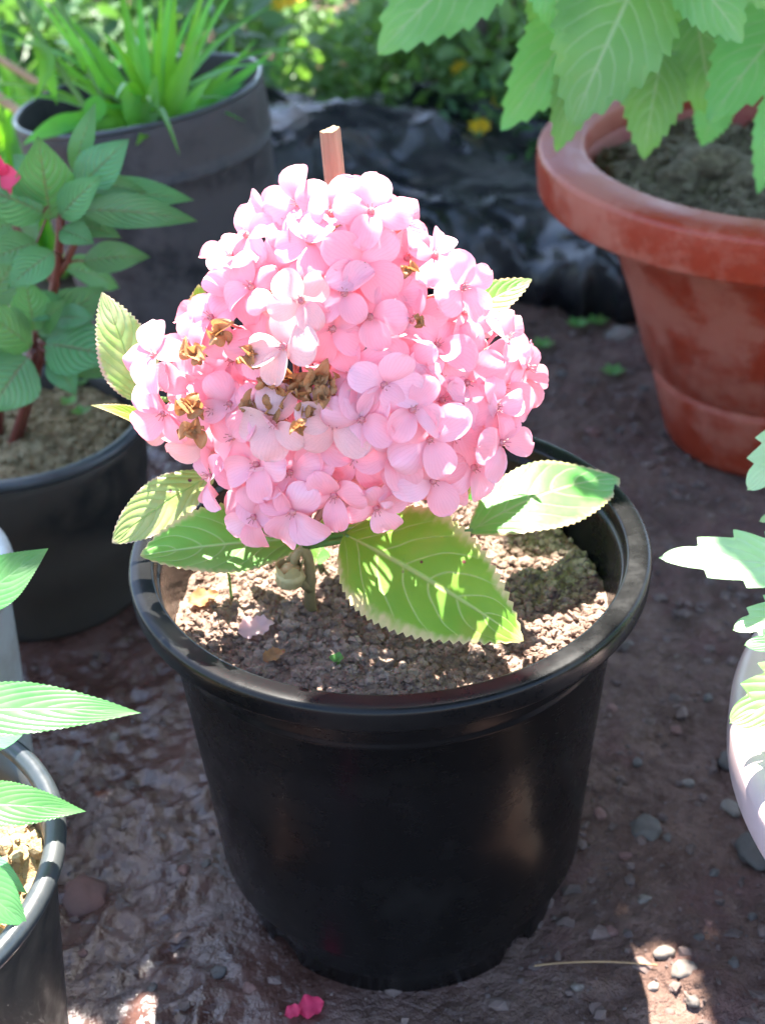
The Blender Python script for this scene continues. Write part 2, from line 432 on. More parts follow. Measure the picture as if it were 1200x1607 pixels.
M['stake_end'] = plain_mat('cut_wood_end', (.62, .44, .24), (.36, .22, .10), .8, 500, 1.0, .002)
M['imp_stem'] = plain_mat('impatiens_stem', (.12, .028, .022), (.17, .05, .03), .35, 30)
M['green_stem'] = plain_mat('green_stem', (.13, .26, .06), (.18, .30, .08), .45, 30, trans=(.2, .4, .05))
M['brown_stem'] = plain_mat('brown_stem', (.10, .06, .04), (.16, .10, .06), .8, 60)
M['bark'] = plain_mat('bark', (.10, .075, .055), (.17, .13, .10), .9, 25, 1.0, .01)
M['bamboo'] = plain_mat('dry_stick', (.42, .26, .13), (.30, .18, .09), .6, 40, .3)
M['black_pot'] = pot_mat('black_pot_plastic', (.0035, .0035, .0037), (.012, .0115, .011), .26, .3, 16, .20, .60, .006)
M['dirty_pot'] = pot_mat('dirty_black_plastic', (.010, .012, .012), (.065, .050, .036), .36, .5, 13, .5, .46, .08)
M['dirty_rim'] = pot_mat('worn_blue_black_rim', (.020, .026, .030), (.06, .06, .055), .30, .4, 13, .5, .5, .05)  # bluish highlight and sunlit paleness put into the black rim colour, plus dirt
M['bag_pot'] = pot_mat('dusty_black_pot', (.012, .012, .015), (.075, .063, .062), .5, .75, 14, .4, .46, .25)
M['red_pot'] = pot_mat('terracotta_plastic', (.27, .031, .012), (.40, .15, .10), .42, .55, 14, .4, .52, .05)
M['pink_pot'] = pot_mat('pale_pink_plastic', (.60, .44, .43), (.42, .33, .30), .32, .3, 9, .5, .52, .05)
M['pale_pot'] = pot_mat('pale_grey_plastic', (.46, .50, .48), (.28, .26, .22), .4, .5, 10, .4, .5, .05)
M['soil'] = soil_mat('potting_soil', (.15, .095, .070), (.24, .160, .122), (.36, .27, .215))
M['soil_yellow'] = soil_mat('yellow_soil', (.15, .11, .055), (.23, .17, .085), (.32, .25, .14))
M['soil_tan'] = soil_mat('tan_soil', (.26, .17, .085), (.36, .25, .13), (.45, .33, .2))
M['soil_dark'] = soil_mat('olive_soil', (.10, .075, .045), (.16, .125, .075), (.24, .19, .12))
M['stone'] = plain_mat('stone', (.20, .165, .14), (.12, .10, .085), .75, 50, .4)
M['stone_red'] = plain_mat('red_stone', (.17, .085, .07), (.11, .06, .05), .75, 50, .4)
M['stone_grey'] = plain_mat('grey_stone', (.105, .088, .076), (.07, .06, .054), .7, 50, .4)
M['sheet'] = None
def sheet_mat():
    t = NT('black_plastic_film'); po = t.pos()
    n = t.noise(8, 5, .6, po)
    c = t.mix(t.maprange(n, .45, .7), (.012, .013, .016), (.055, .05, .048))
    bp = t.bump(t.noise(14, 3, .5, po, .8), .25, .02)
    return t.done(t.prin(c, t.maprange(n, .35, .7, .20, .42), bp, .5))
M['sheet'] = sheet_mat()

# ------------------------------------------------------------------ ground: one sheet, fine near the pots
def axis(lo, hi, step, far):
    a = list(np.arange(lo, hi+step/2, step)); s = step
    up = [a[-1]]; dn = [a[0]]
    while up[-1] < far:
        s *= 1.22; up.append(up[-1]+s); dn.append(dn[-1]-s)
    return np.array(dn[:0:-1]+a+up[1:])
gx = axis(-.62, .62, .0042, 80); gy = axis(-.30, .95, .0042, 80)
X, Y = np.meshgrid(gx, gy)
def ground_h(X, Y):
    rr = np.sqrt(X**2+(Y-.3)**2)
    near = np.clip(1.6-rr, 0, 1)
    h = .010*fbm(X*3.1, Y*3.1, oct=3)
    left = np.clip(.5-X*3.0, 0, 1)
    # trodden mud: rounded lumps left, clods and crumbs right
    wx, wy = X+.006*vnoise(X*40, Y*40), Y+.006*vnoise(X*40+7, Y*40+3)
    lump = 1-np.abs(vnoise(wx*85, wy*85+9)); lump2 = 1-np.abs(vnoise(wx*42+5, wy*42))
    h = h + near*left*(.0045*lump**2 + .0045*lump2**2 + .0035*vnoise(X*21, Y*21+5))
    h = h + near*(1-left)*(.0050*np.abs(vnoise(wx*48, wy*48))+.0065*np.clip(vnoise(wx*27+4, wy*27), .0, 1)+.0026*np.abs(vnoise(X*105, Y*105)))
    h = h + near*.0016*vnoise(X*135, Y*135+31)
    # level under the pots
    for (px, py, pr) in POTS_XY:
        d = np.sqrt((X-px)**2+(Y-py)**2); k = np.clip((d-pr*.9)/.05, 0, 1); k = k*k*(3-2*k)
        h = h*k
    return h
POTS_XY = [(0, 0, .12), (-.3085, .358, .10), (-.185, .705, .11), (.389, .572, .11), (-.2955, -.17, .10), (.40, -.115, .13), (-.352, .09, .09)]
Z = ground_h(X, Y)
g = link('ground', mesh('ground', np.stack([X.ravel(), Y.ravel(), Z.ravel()], -1), grid_faces(len(gx), len(gy))), None, M['ground'])
g['kind'] = 'structure'
def gz(x, y): return float(ground_h(np.array([[x]]), np.array([[y]]))[0, 0])

# ------------------------------------------------------------------ soil discs
def soil_disc(name, label, cx, cy, z, r, mat, n_clod=900, clod=(.0016, .0045), bump=.006, seed=1, nr=46, tilt=(0, 0), seg=120):
    rg = np.random.default_rng(seed)
    mb = MB()
    rr = np.linspace(0.002, r, nr); th = np.linspace(0, 2*np.pi, seg, endpoint=False)
    Rg, T = np.meshgrid(rr, th, indexing='ij')
    x = Rg*np.cos(T); y = Rg*np.sin(T)
    def hh(x, y):
        return bump*fbm(x*22+seed*5, y*22, oct=2)+.0045*np.abs(fbm(x*95+seed, y*95, oct=2)) + tilt[0]*x+tilt[1]*y
    V = np.stack([x.ravel(), y.ravel(), hh(x, y).ravel()], -1)
    F = grid_faces(seg, nr, True); F.append(tuple(range(seg-1, -1, -1))[::-1])
    Vb = V[-seg:].copy()*[.86, .86, 1]; Vb[:, 2] -= .03
    b0 = len(V); V = np.vstack([V, Vb])
    F += [((nr-1)*seg+j, (nr-1)*seg+(j+1) % seg, b0+(j+1) % seg, b0+j) for j in range(seg)]
    F.append(tuple(b0+j for j in range(seg)))
    mb.add(V, F)
    variants = [pebble(ICO0, s, .55, (1, 1, .8)) for s in range(10)]
    for i in range(n_clod):
        a = rg.uniform(0, 2*np.pi); q = r*.985*math.sqrt(rg.uniform()); s = clod[0]+(clod[1]-clod[0])*rg.uniform()**3.2
        px, py = q*math.cos(a), q*math.sin(a)
        Vp, Fp = variants[int(rg.integers(10))]
        ca, sa = math.cos(a*7), math.sin(a*7)
        W = Vp*s*np.array([1, rg.uniform(.7, 1.2), rg.uniform(.7, 1.1)])
        W = np.stack([W[:, 0]*ca-W[:, 1]*sa, W[:, 0]*sa+W[:, 1]*ca, W[:, 2]], -1)
        mb.add(W+[px, py, float(hh(np.array(px), np.array(py)))+s*.35], Fp)
    o = link(name, mb.mesh(name, False), None, mat); o.location = (cx, cy, z)
    tag(o, label, 'soil', None, 'stuff')
    return o, (lambda X, Y: z+float(hh(np.array(X-cx), np.array(Y-cy))))

# ------------------------------------------------------------------ leaves
def wprof(kind, t):
    if kind == 'ovate': return np.sin(np.pi*t**.78)**.85*(1-.18*t)
    if kind == 'acute': return np.sin(np.pi*t**.82)**.95*(1-.25*t)
    if kind == 'elliptic': return np.sin(np.pi*t**.95)**.8
    if kind == 'lance': return np.sin(np.pi*t**.72)**1.05
    if kind == 'strap': return np.clip(np.minimum(t*9+.35, 1), 0, 1)*np.clip((1-t)*1.7, 0, 1)**.8
    if kind == 'dahlia': return np.sin(np.pi*np.clip(t, 0, 1)**.70)**.9*(1-.1*t)
def leaf_mesh(name, base, tip, width, N, bend=0., droop=0., fold=.25, kind='ovate', teeth=22, tooth=.035, wave=0., nu=9, seed=0, twist=0., nt=None, side_bend=0., lobes=0.):
    base = np.asarray(base, float); tip = np.asarray(tip, float)
    L = np.linalg.norm(tip-base); ax = (tip-base)/L
    N = np.asarray(N, float); N = nrm(N-ax*(N@ax)); S = np.cross(ax, N)
    nt = nt or (2*teeth+1 if teeth else 19)
    t = np.linspace(0, 1, nt)
    w = wprof(kind, t)*width/2
    per = teeth if teeth else 1
    saw = (t*per) % 1.0
    V = np.zeros((nt, nu, 3)); U = np.zeros((nt, nu, 2))
    us = np.linspace(-1, 1, nu)
    for j, u in enumerate(us):
        ww = w*u
        tt = t.copy()
        if abs(u) == 1 and teeth:
            if nt == 2*teeth+1: k = np.where(np.arange(nt) % 2 == 1, 1.0, 0.0)
            else: k = np.clip(saw*1.25, 0, 1)*(saw < .86)
            env = np.clip(w/(width*.18), 0, 1)
            ww = ww + np.sign(u)*k*tooth*width*env
            tt = tt + k*tooth*.35*env*width/L
        elif abs(u) > .6 and teeth and nt != 2*teeth+1:
            k = np.clip(saw*1.25, 0, 1)*(saw < .86); ww = ww+np.sign(u)*k*tooth*width*.5*np.clip(w/(width*.18), 0, 1)
        tw = twist*t
        au = np.abs(ww)
        fo = fold
        off_s = ww*math.cos(fo); off_n = au*math.sin(fo)
        if wave: off_n = off_n + wave*width*np.abs(u)**1.5*np.sin(t*14+seed*2.1+(0 if u > 0 else 1.7))
        c, s = np.cos(tw), np.sin(tw)
        os_, on_ = off_s*c-off_n*s, off_s*s+off_n*c
        P = base+np.outer(tt*L, ax)+np.outer(os_+side_bend*L*4*t*(1-t), S)+np.outer(on_+bend*L*4*t*(1-t)-droop*L*t*t, N)
        V[:, j] = P; U[:, j, 0] = u*.5+.5; U[:, j, 1] = t
    return V.reshape(-1, 3), grid_faces(nu, nt), U.reshape(-1, 2)
def toCam(P): return nrm(CAM-np.asarray(P))
def leaf(parent, mat, base, tip, width, face=.5, tiltN=(0, 0, 0), name='leaf', rel=True, stalk=None, stalk_mat=None, stalk_r=.0012, **kw):
    """a leaf as one mesh object under its plant; face mixes 'towards the viewer' and 'up' for its normal"""
    base = np.asarray(base, float); tip = np.asarray(tip, float); mid = (base+tip)/2
    N = face*toCam(mid)+(1-face)*np.array([0, 0, 1.])+np.asarray(tiltN, float)
    V, F, U = leaf_mesh(name, base, tip, width, N, **kw)
    po = np.array(parent.location) if parent is not None else np.zeros(3)
    me = mesh(name, V-po, F, U)
    o = link(name, me, parent, mat)
    if stalk is not None:
        P = bez([np.asarray(stalk, float), (np.asarray(stalk)+base)/2+np.array([0, 0, .006]), base, base+(tip-base)*.03], 8)
        tv, tf, tu = tube(P, np.linspace(stalk_r*1.3, stalk_r*.8, 8), 6)
        link('leaf_stalk', mesh('leaf_stalk', tv-po, tf, tu), o, stalk_mat or M['green_stem'])
    return o
def pleaf(parent, mat, b, t, wpx, **kw):
    """leaf from pixels: b, t = (px, py, world y)"""
    B = ony(*b); T = ony(*t)
    return leaf(parent, mat, B, T, wpx*px_m((B+T)/2), **kw)
def part_tube(name, parent, pts, radii, mat, seg=8):
    po = np.array(parent.location)
    V, F, U = tube(pts, radii, seg)
    return link(name, mesh(name, V-po, F, U), parent, mat)
def part_lathe(name, parent, prof, mat, seg=96, fn=None, closed=False):
    V, F, U = lathe(prof, seg, fn, closed)
    return link(name, mesh(name, V, F, U), parent, mat)

# ================================================================== the black pot
pot = thing('flower_pot', 'glossy black plastic pot holding the pink hydrangea', 'pot')
PH = .2705
def lump(prof_fn_amp=.0):
    return None
body_prof = [(.1176, .0452), (.1182, .0470), (.1245, .135), (.1322, .2275), (.1334, .2283), (.1341, .2296), (.1341, .2312), (.1336, .2326), (.1337, .2340), (.1342, .2360), (.1378, .2560), (.1365, .262),
             (.1345, .262), (.1335, .2560), (.1305, .2380), (.1290, .2300), (.1215, .135), (.1130, .047), (.1110, .0400), (.001, .0400)]
part_lathe('wall', pot, body_prof, M['black_pot'], 160)
rim_prof = [(.1352, .2560), (.1405, .2545), (.1470, .2548)] + arc(.1480, .2580, .0028, -80, 0, 5) + [(.1511, .2640)] + arc(.1478, .2672, .0034, 0, 85, 6) + [(.1440, .27085), (.1400, .2702)] + arc(.1385, .2680, .0022, 90, 180, 5) + [(.1352, .2620)]
part_lathe('rim', pot, rim_prof, M['black_pot'], 200, closed=True)
def notch(r, z, th):
    a = np.degrees(th)+90                                   # 0 = front
    k = np.zeros_like(th)
    for c in (43, 133, 224, 312):
        d = np.abs((a-c+180) % 360-180); k = np.maximum(k, np.clip((7.5-d)/2.6, 0, 1)*.8+np.clip((3.2-d)/1.5, 0, 1)*.2)
    return r, np.where(z < .02, z+.0135*k, z)
foot_prof = [(.1136, .0462), (.1134, .0440), (.1118, .034), (.1070, .0195), (.1040, .0)]
foot_prof = foot_prof+[(.1014, .0), (.1046, .0195), (.1094, .034), (.1112, .0462)]
part_lathe('foot_ring', pot, foot_prof, M['black_pot'], 360, fn=notch, closed=True)

soil_main, soil_h = soil_disc('potting_soil', 'crumbly brown soil inside the glossy black pot', 0, 0, .226, .1285, M['soil'], 9500, (.0006, .0035), .005, 3, 60, seg=150)

# ================================================================== hydrangea
SOILZ = .230
root = onz(490, 962, SOILZ)
hyd = thing('hydrangea', 'pink hydrangea with one large flower head growing in the black pot', 'plant', (root[0], root[1], SOILZ-.004))
HO = np.array(hyd.location)
# --- head volume: union of ellipsoids
BL = [(ony(570, 600, 0), (.064, .070, .068)), (ony(522, 420, .012), (.043, .048, .055)), (ony(295, 605, .0), (.029, .030, .035)), (ony(738, 590, .0), (.031, .036, .042)),
      (ony(450, 735, -.025), (.032, .030, .030)), (ony(660, 700, -.02), (.040, .034, .026)), (ony(660, 430, .005), (.024, .03, .03)), (ony(390, 520, .005), (.034, .035, .045))]
BC = np.array([b[0] for b in BL]); BR = np.array([b[1] for b in BL])
def sdf(P):
    P = np.atleast_2d(P)
    q = (P[:, None, :]-BC[None])/BR[None]
    k = np.linalg.norm(q, axis=2)
    d = (k-1)*k/np.maximum(np.linalg.norm(q/BR[None], axis=2), 1e-6)
    kk = .010
    return -kk*np.log(np.sum(np.exp(-np.clip(d, -1, .5)/kk), axis=1))
def sgrad(p):
    e = 1e-4; g_ = np.array([sdf(p+np.eye(3)[i]*e)[0]-sdf(p-np.eye(3)[i]*e)[0] for i in range(3)]); return nrm(g_)
def hit(px, py, off=0.):
    d = nrm(ray(px, py)); s = .45
    for _ in range(80):
        v = sdf(CAM+d*s)[0]-off
        if v < 2e-4: return CAM+d*s
        s += max(v*.8, 2e-4)
        if s > 1.05: return None
    return None
HC = ony(560, 600, 0)
# --- petals: a few shared shapes, each petal is its own object
def petal_shape(seed, cup, wav, wid, notch_=0., L=1.0):
    nu, nv = 9, 10; V = []; U = []
    r_ = np.random.default_rng(seed); ph = r_.uniform(0, 6); asym = r_.normal(0, .06)
    for i in range(nv):
        t = (1-math.cos(math.pi*(.06+.94*i/(nv-1))))/2
        tt = t**1.22
        w = wid*.5*max(math.sqrt(max(1-(2*tt-1)**2, 0))**.86, .0)
        for j in range(nu):
            u = -1+2*j/(nu-1)
            x = t - notch_*.10*t**6*math.exp(-(u*3)**2)
            y = u*w + asym*t*t
            z = cup*(u*u*w*.9) + .14*math.sin(t*2.6)-.10*t*t+wav*math.sin(u*3+ph+t*4)*t*.06-cup*.25*t*t
            V.append((x*L, y*L, z*L)); U.append((u*.5+.5, t))
    return V, grid_faces(nu, nv), U
PET = [petal_shape(i, c, w, wd, nt_) for i, (c, w, wd, nt_) in enumerate([(.35, .6, .90, 0), (.1, 1.0, .95, 0), (-.35, .6, .84, 0), (.5, .5, .82, .5), (-.1, 1.3, 1.0, 0), (.2, 1.2, .78, .7), (.8, .9, .88, 0), (-.5, 1.0, .9, .4)])]
pet_me = {}
for key in ('petal', 'petal_pale', 'withered'):
    L_ = []
    for i, (v, f, u) in enumerate(PET):
        me = mesh('petal', v, f, u); me.materials.append(M[key]); L_.append(me)
    pet_me[key] = L_
eye_mb = MB()
v_, f_ = ICO1; eye_mb.add(v_*[.0020, .0020, .0017]+[0, 0, .001], f_)
for k in range(5):
    a = k*2*math.pi/5; tv, tf, tu = tube([(0, 0, .001), (.0016*math.cos(a), .0016*math.sin(a), .0035), (.0022*math.cos(a), .0022*math.sin(a), .0055)], [.0003, .0002, .0003], 4); eye_mb.add(tv, tf, tu)
tv, tf, tu = tube([(0, 0, 0), (.0005, .0003, -.010), (0, 0, -.022)], [.0010, .0008, .0010], 5); eye_mb.add(tv, tf, tu)
eye_me = eye_mb.mesh('floret'); eye_me.materials.append(M['floret_eye'])
# joined florets for the ones turned away or buried
join_me = []
for s in range(4):
    mb = MB(); mb.add(np.vstack(eye_mb.V), eye_mb.F)
    rr = np.random.default_rng(50+s)
    for k in range(4):
        v, f, u = PET[int(rr.integers(8))]; sc_ = .0165*rr.uniform(.9, 1.1); tl = rr.uniform(.05, .45)
        Mx = Matrix.Rotation(k*math.pi/2+rr.normal(0, .12), 3, 'Z') @ Matrix.Rotation(-tl, 3, 'Y')
        mb.add((np.array(v)*sc_+[.001, 0, .001*(k % 2)]) @ np.array(Mx).T, f, u)
    me = mb.mesh('floret'); me.materials.append(M['petal']); join_me.append(me)
def frame(n, spin):
    q = Vector(n).to_track_quat('Z', 'Y'); return q @ Quaternion((0, 0, 1), spin)
stalk_pts = []
n_pet = [0]
def floret(P, n, size, spin, mat='petal', full=True, tilt=.22, npet=4, seed=0):
    rr = np.random.default_rng(seed+1000)
    if not full or n_pet[0]+npet > 300:
        o = link('floret', join_me[seed % 4], hyd); sc_ = size/.033
        o.scale = (sc_,)*3
    else:
        o = link('floret', eye_me, hyd); n_pet[0] += npet
        for k in range(npet):
            c = link('petal', pet_me[mat][int(rr.integers(8))], o)
            a = k*2*math.pi/npet+rr.normal(0, .13); tl = tilt+rr.normal(0, .14)
            c.rotation_mode = 'QUATERNION'
            c.rotation_quaternion = Quaternion((0, 0, 1), a) @ Quaternion((0, 1, 0), -tl) @ Quaternion((1, 0, 0), rr.normal(0, .12))
            s = size*.5*rr.uniform(.92, 1.1); c.scale = (s, s*rr.uniform(.92, 1.08), s)
            c.location = (.0010*math.cos(a), .0010*math.sin(a), .0006*(k % 2))
    o.rotation_mode = 'QUATERNION'; o.rotation_quaternion = frame(n, spin)
    o.location = Vector(np.asarray(P)-HO)
    stalk_pts.append((np.asarray(P)-np.asarray(n)*.020*size/.033, np.asarray(n)))
    return o
# centres read off the photograph: px, py, diameter px, spin, face-to-viewer weight, kind
FL = [(421, 425, 100, .9, .7, 0), (400, 452, 84, .5, .6, 0), (484, 378, 104, .2, .2, 0), (564, 416, 112, .4, .6, 0), (617, 462, 96, .2, .7, 0), (522, 516, 92, .6, .5, 0),
      (580, 498, 92, .2, .2, 0), (550, 587, 112, .3, .6, 0), (602, 604, 96, .7, .6, 0), (667, 684, 112, .35, .9, 0), (616, 718, 98, .1, .7, 0), (679, 755, 106, .2, .8, 0),
      (452, 745, 118, .25, .9, 0), (696, 540, 104, .5, .3, 0), (745, 602, 112, .3, .6, 0), (644, 397, 96, .6, .2, 0), (714, 452, 92, .1, .1, 0), (742, 485, 90, .8, .1, 0),
      (806, 528, 84, .2, .1, 0), (806, 612, 96, .5, .3, 0), (775, 690, 98, .7, -.2, 0), (745, 735, 92, .2, .2, 0), (350, 573, 106, .3, .4, 0), (375, 683, 100, .5, .4, 0),
      (407, 727, 92, .1, .4, 0), (385, 773, 104, .4, .7, 0), (456, 545, 104, .1, .5, 1), (441, 660, 96, .9, .6, 1), (520, 668, 104, .4, .3, 1), (462, 790, 96, .6, .8, 0),
      (525, 775, 94, .2, .6, 0), (555, 740, 96, .5, .6, 0), (568, 660, 100, .8, .5, 0), (466, 315, 100, .2, .0, 0), (520, 330, 100, .5, .1, 0), (575, 340, 100, .8, .1, 0),
      (600, 308, 90, .1, -.1, 0), (436, 338, 94, .3, -.1, 0), (392, 372, 92, .6, .0, 0), (368, 408, 84, .2, .0, 0), (360, 455, 90, .5, .1, 0), (640, 345, 84, .3, -.1, 0),
      (690, 395, 86, .7, .0, 0), (252, 560, 92, .2, .1, 0), (226, 606, 84, .6, .0, 0), (250, 655, 96, .3, .3, 0), (278, 692, 94, .8, .4, 0), (318, 708, 92, .2, .5, 1),
      (292, 535, 88, .4, .0, 0), (325, 498, 84, .1, -.1, 0), (296, 620, 92, .7, .5, 0), (335, 640, 92, .4, .5, 0), (640, 640, 92, .6, .6, 0),
      (655, 500, 92, .1, .5, 0), (650, 570, 90, .4, .6, 0), (700, 630, 92, .3, .6, 0), (720, 690, 96, .6, .6, 0), (700, 595, 84, .2, .5, 0), (480, 470, 84, .4, .5, 1),
      (445, 490, 84, .7, .5, 1), (405, 540, 88, .2, .4, 0), (500, 440, 88, .9, .5, 0), (540, 460, 86, .4, .5, 0), (770, 555, 92, .1, .1, 0), (415, 640, 84, .5, .5, 0),
      (365, 630, 88, .3, .4, 0), (490, 705, 92, .7, .6, 0), (590, 790, 84, .3, .5, 0), (345, 745, 84, .6, .3, 0), (830, 575, 74, .2, .0, 0), (640, 770, 84, .4, .5, 0), (780, 640, 84, .9, .4, 0), (405, 800, 80, .2, .6, 0)]
placed = []
for i, (px, py, d, sp, fc, kd) in enumerate(FL):
    P = hit(px, py)
    if P is None:
        best = None
        for f in np.linspace(0, .5, 26):
            P = hit(px+(560-px)*f, py+(590-py)*f)
            if P is not None: break
        if P is None: continue
        n0 = sgrad(P); P = P*.55+ony(px, py, P[1])*.45
    else: n0 = sgrad(P)
    n = nrm(n0*1.0+max(fc, 0)*.8*toCam(P)+np.array([0, 0, .10])+rng.normal(0, .24, 3)+(np.array([.5, -.2, .3]) if fc < -.15 else 0))
    lift = rng.uniform(-.011, .007)
    floret(P+n0*lift, n, d*px_m(P)*1.21, sp*math.pi/2, 'petal_pale' if kd else 'petal', True, rng.uniform(-.08, .20), 4, i)
    placed.append(P)
# the rest of the dome and an inner layer
HOLE = hit(474, 606)
OUT = np.array([(470, 285), (530, 290), (610, 300), (645, 340), (720, 400), (760, 460), (830, 520), (840, 620), (800, 690), (765, 760), (700, 790), (600, 800), (520, 800), (450, 825), (390, 810), (345, 765), (320, 715), (250, 700), (205, 640), (235, 565), (295, 505), (335, 455), (345, 390), (395, 325)], float)
OUT = (OUT-[545, 575])*.94+[545, 575]                                  # the head's outline: nothing of it grows past this
def inside(P):
    d = np.asarray(P)-CAM; z = d @ cF; x, y = 600+FPX*(d @ cR)/z, 803.5-FPX*(d @ cU)/z
    a, b = OUT, np.roll(OUT, -1, 0); c = (a[:, 1] > y) != (b[:, 1] > y)
    return bool(np.sum(c & (x < (b[:, 0]-a[:, 0])*(y-a[:, 1])/np.where(c, b[:, 1]-a[:, 1], 1)+a[:, 0])) % 2)
mn = (BC-BR).min(0)-.01; mxx = (BC+BR).max(0)+.01
C_ = rng.uniform(mn, mxx, (9000, 3)); dv = sdf(C_)
shell = C_[(np.abs(dv) < .004)]; inner = C_[(dv < -.016) & (dv > -.024)]
k = 300
for P in shell:
    if P[2] < .292 and P[1] > -.03: continue
    n0 = sgrad(P)
    if np.linalg.norm(P-HOLE) < .021 or not inside(P): continue
    if min(np.linalg.norm(P-q) for q in placed) < (.033 if n0 @ toCam(P) > .25 else .0235): continue
    placed.append(P); k += 1
    floret(P, nrm(n0+rng.normal(0, .2, 3)+[0, 0, .1]), .035*rng.uniform(.9, 1.1), rng.uniform(0, 1.5), 'petal', False, .2, 4, k)
inn = []
for P in inner:
    if np.linalg.norm(P-HOLE) < .028: continue
    if inn and min(np.linalg.norm(P-q) for q in inn) < .025: continue
    inn.append(P); k += 1
    floret(P, nrm(sgrad(P)+rng.normal(0, .35, 3)), .028*rng.uniform(.8, 1.05), rng.uniform(0, 1.5), 'petal', False, .2, 4, k)
# withered brown florets
for i, (px, py, d, off) in enumerate([(466, 612, 72, -.004), (495, 592, 64, -.005), (442, 622, 66, .001), (515, 605, 58, -.006), (455, 592, 58, -.006), (485, 628, 62, -.004), (430, 640, 52, .002), (300, 640, 56, .010), (305, 677, 54, .010), (308, 556, 54, .009), (345, 522, 60, .006), (390, 560, 54, .006), (660, 505, 40, .008), (505, 628, 46, .002),
                                     (470, 672, 34, .012), (395, 632, 44, .006), (425, 470, 40, -.002), (525, 372, 40, -.002), (640, 425, 36, -.001), (420, 605, 46, .003), (480, 640, 46, .001)]):
    P = hit(px, py, off)
    if P is None: continue
    n = nrm(sgrad(P)*.5+toCam(P)*.7+rng.normal(0, .4, 3)); mb = MB(); rr = np.random.default_rng(700+i)
    for q in range(5):
        v, f, u = petal_shape(int(rr.integers(99)), rr.uniform(.8, 1.6)*rr.choice([-1, 1]), 3.0, .85)
        v = np.array(v)*d*px_m(P)*.5*rr.uniform(.7, 1.1)
        Mx = Matrix.Rotation(q*1.26+rr.normal(0, .3), 3, 'Z') @ Matrix.Rotation(-rr.uniform(.2, 1.1), 3, 'Y') @ Matrix.Rotation(rr.normal(0, .6), 3, 'X')
        mb.add(v @ np.array(Mx).T, f, u)
    v, f = pebble(ICO1, i, .3, (1, 1, 1)); mb.add(v*.0022, f)
    o = link('withered_floret', mb.mesh('withered_floret'), hyd, M['withered'])
    o['label'] = 'dried brown floret'
    o.rotation_mode = 'QUATERNION'; o.rotation_quaternion = frame(n, i*1.1); o.location = Vector(P-HO)
# flower stalks inside the head
node = ony(478, 858, -.012)                      # where the upper leaves leave the stem
mb = MB()
forks = [BC[0]+[0, 0, -.035], BC[1]+[0, 0, -.03], BC[2]*.6+BC[0]*.4+[0, 0, -.02], BC[3]*.6+BC[0]*.4+[0, 0, -.02], BC[4]*.7+BC[0]*.3, BC[7]*.6+BC[0]*.4]
for fk in forks:
    tv, tf, tu = tube(bez([node, node*.5+fk*.5+[0, 0, .01], fk], 8)-HO, np.linspace(.0024, .0015, 8), 6); mb.add(tv, tf, tu)
for P, n in stalk_pts:
    fk = forks[int(np.argmin([np.linalg.norm(P-f) for f in forks]))]
    tv, tf, tu = tube(bez([fk, (fk+P)/2-n*.006, P], 5)-HO, [.0011, .0010, .0009, .0008, .0008], 4, False); mb.add(tv, tf, tu)
link('flower_stalk', mb.mesh('flower_stalk'), hyd, M['pedicel'])
# stems
sb = onz(490, 965, SOILZ-.008)
part_tube('stem', hyd, bez([sb, ony(478, 925, -.013), ony(500, 890, -.012), ony(470, 850, -.012)], 14), np.linspace(.0036, .0030, 14), M['hyd_stem'], 10)
part_tube('stem', hyd, bez([ony(487, 925, -.012), ony(455, 900, -.016), ony(455, 875, -.014), node], 10), np.linspace(.003, .0024, 10), M['hyd_stem'], 8)
# swollen bud with scales at the fork
bc = ony(455, 905, -.018)
bu = MB(); V0, F0 = ICO2
bu.add(V0*np.array([.0085, .008, .0075])*(1+.10*np.sin(V0[:, 2:3]*9+V0[:, 0:1]*2))+bc-HO, F0)
for a in range(5):
    th = a*1.257
    lv = leaf_mesh('s', bc+np.array([math.cos(th), math.sin(th), -.4])*.006, bc+np.array([math.cos(th)*.009, math.sin(th)*.009, .012]), .010, (math.cos(th), math.sin(th), .3), fold=-.3, kind='elliptic', teeth=0, nu=5)
    bu.add(lv[0]-HO, lv[1], lv[2])
link('bud', bu.mesh('bud'), hyd, M['bud'])
# leaves -- (base px,py,y) -> (tip px,py,y)
H = M['hyd_leaf']; HP = M['hyd_leaf_pale']
kw = dict(stalk_mat=M['green_stem'], stalk_r=.0016)
o = pleaf(hyd, H, (540, 838, -.035), (820, 1000, -.100), 222, face=.55, fold=.06, bend=.05, droop=.05, teeth=26, tooth=.030, wave=.012, kind='ovate', stalk=node, seed=1, tiltN=(-.1, 0, 0), **kw)
o['label'] = 'broad yellow green leaf hanging towards the front of the pot'
HG = M['hyd_leaf_green']
o = pleaf(hyd, HG, (735, 835, .000), (972, 752, .060), 134, face=.45, fold=-.05, bend=.10, teeth=26, tooth=.022, wave=.014, kind='elliptic', stalk=node, seed=2, tiltN=(-.15, 0, 0), **kw)
pleaf(hyd, HG, (478, 846, -.030), (220, 872, -.060), 130, face=.55, fold=.30, bend=.03, teeth=24, tooth=.028, kind='elliptic', stalk=node, seed=3, tiltN=(.0, .10, 0), **kw)
pleaf(hyd, HP, (338, 742, .000), (176, 852, -.025), 84, face=.6, fold=.12, bend=.07, teeth=26, tooth=.02, wave=.02, kind='elliptic', stalk=node+[-.01, 0, .01], seed=4, **kw)
pleaf(hyd, HP, (222, 630, .028), (160, 458, .050), 98, face=.75, fold=.10, bend=.06, teeth=26, tooth=.03, wave=.02, kind='ovate', stalk=BC[2]+[.02, .01, -.02], seed=5, tiltN=(.15, 0, .2), **kw)
pleaf(hyd, H, (262, 682, .005), (143, 636, .000), 34, face=.35, fold=.25, bend=.10, teeth=24, tooth=.03, kind='lance', stalk=BC[2]+[.02, .01, -.03], seed=6, **kw)
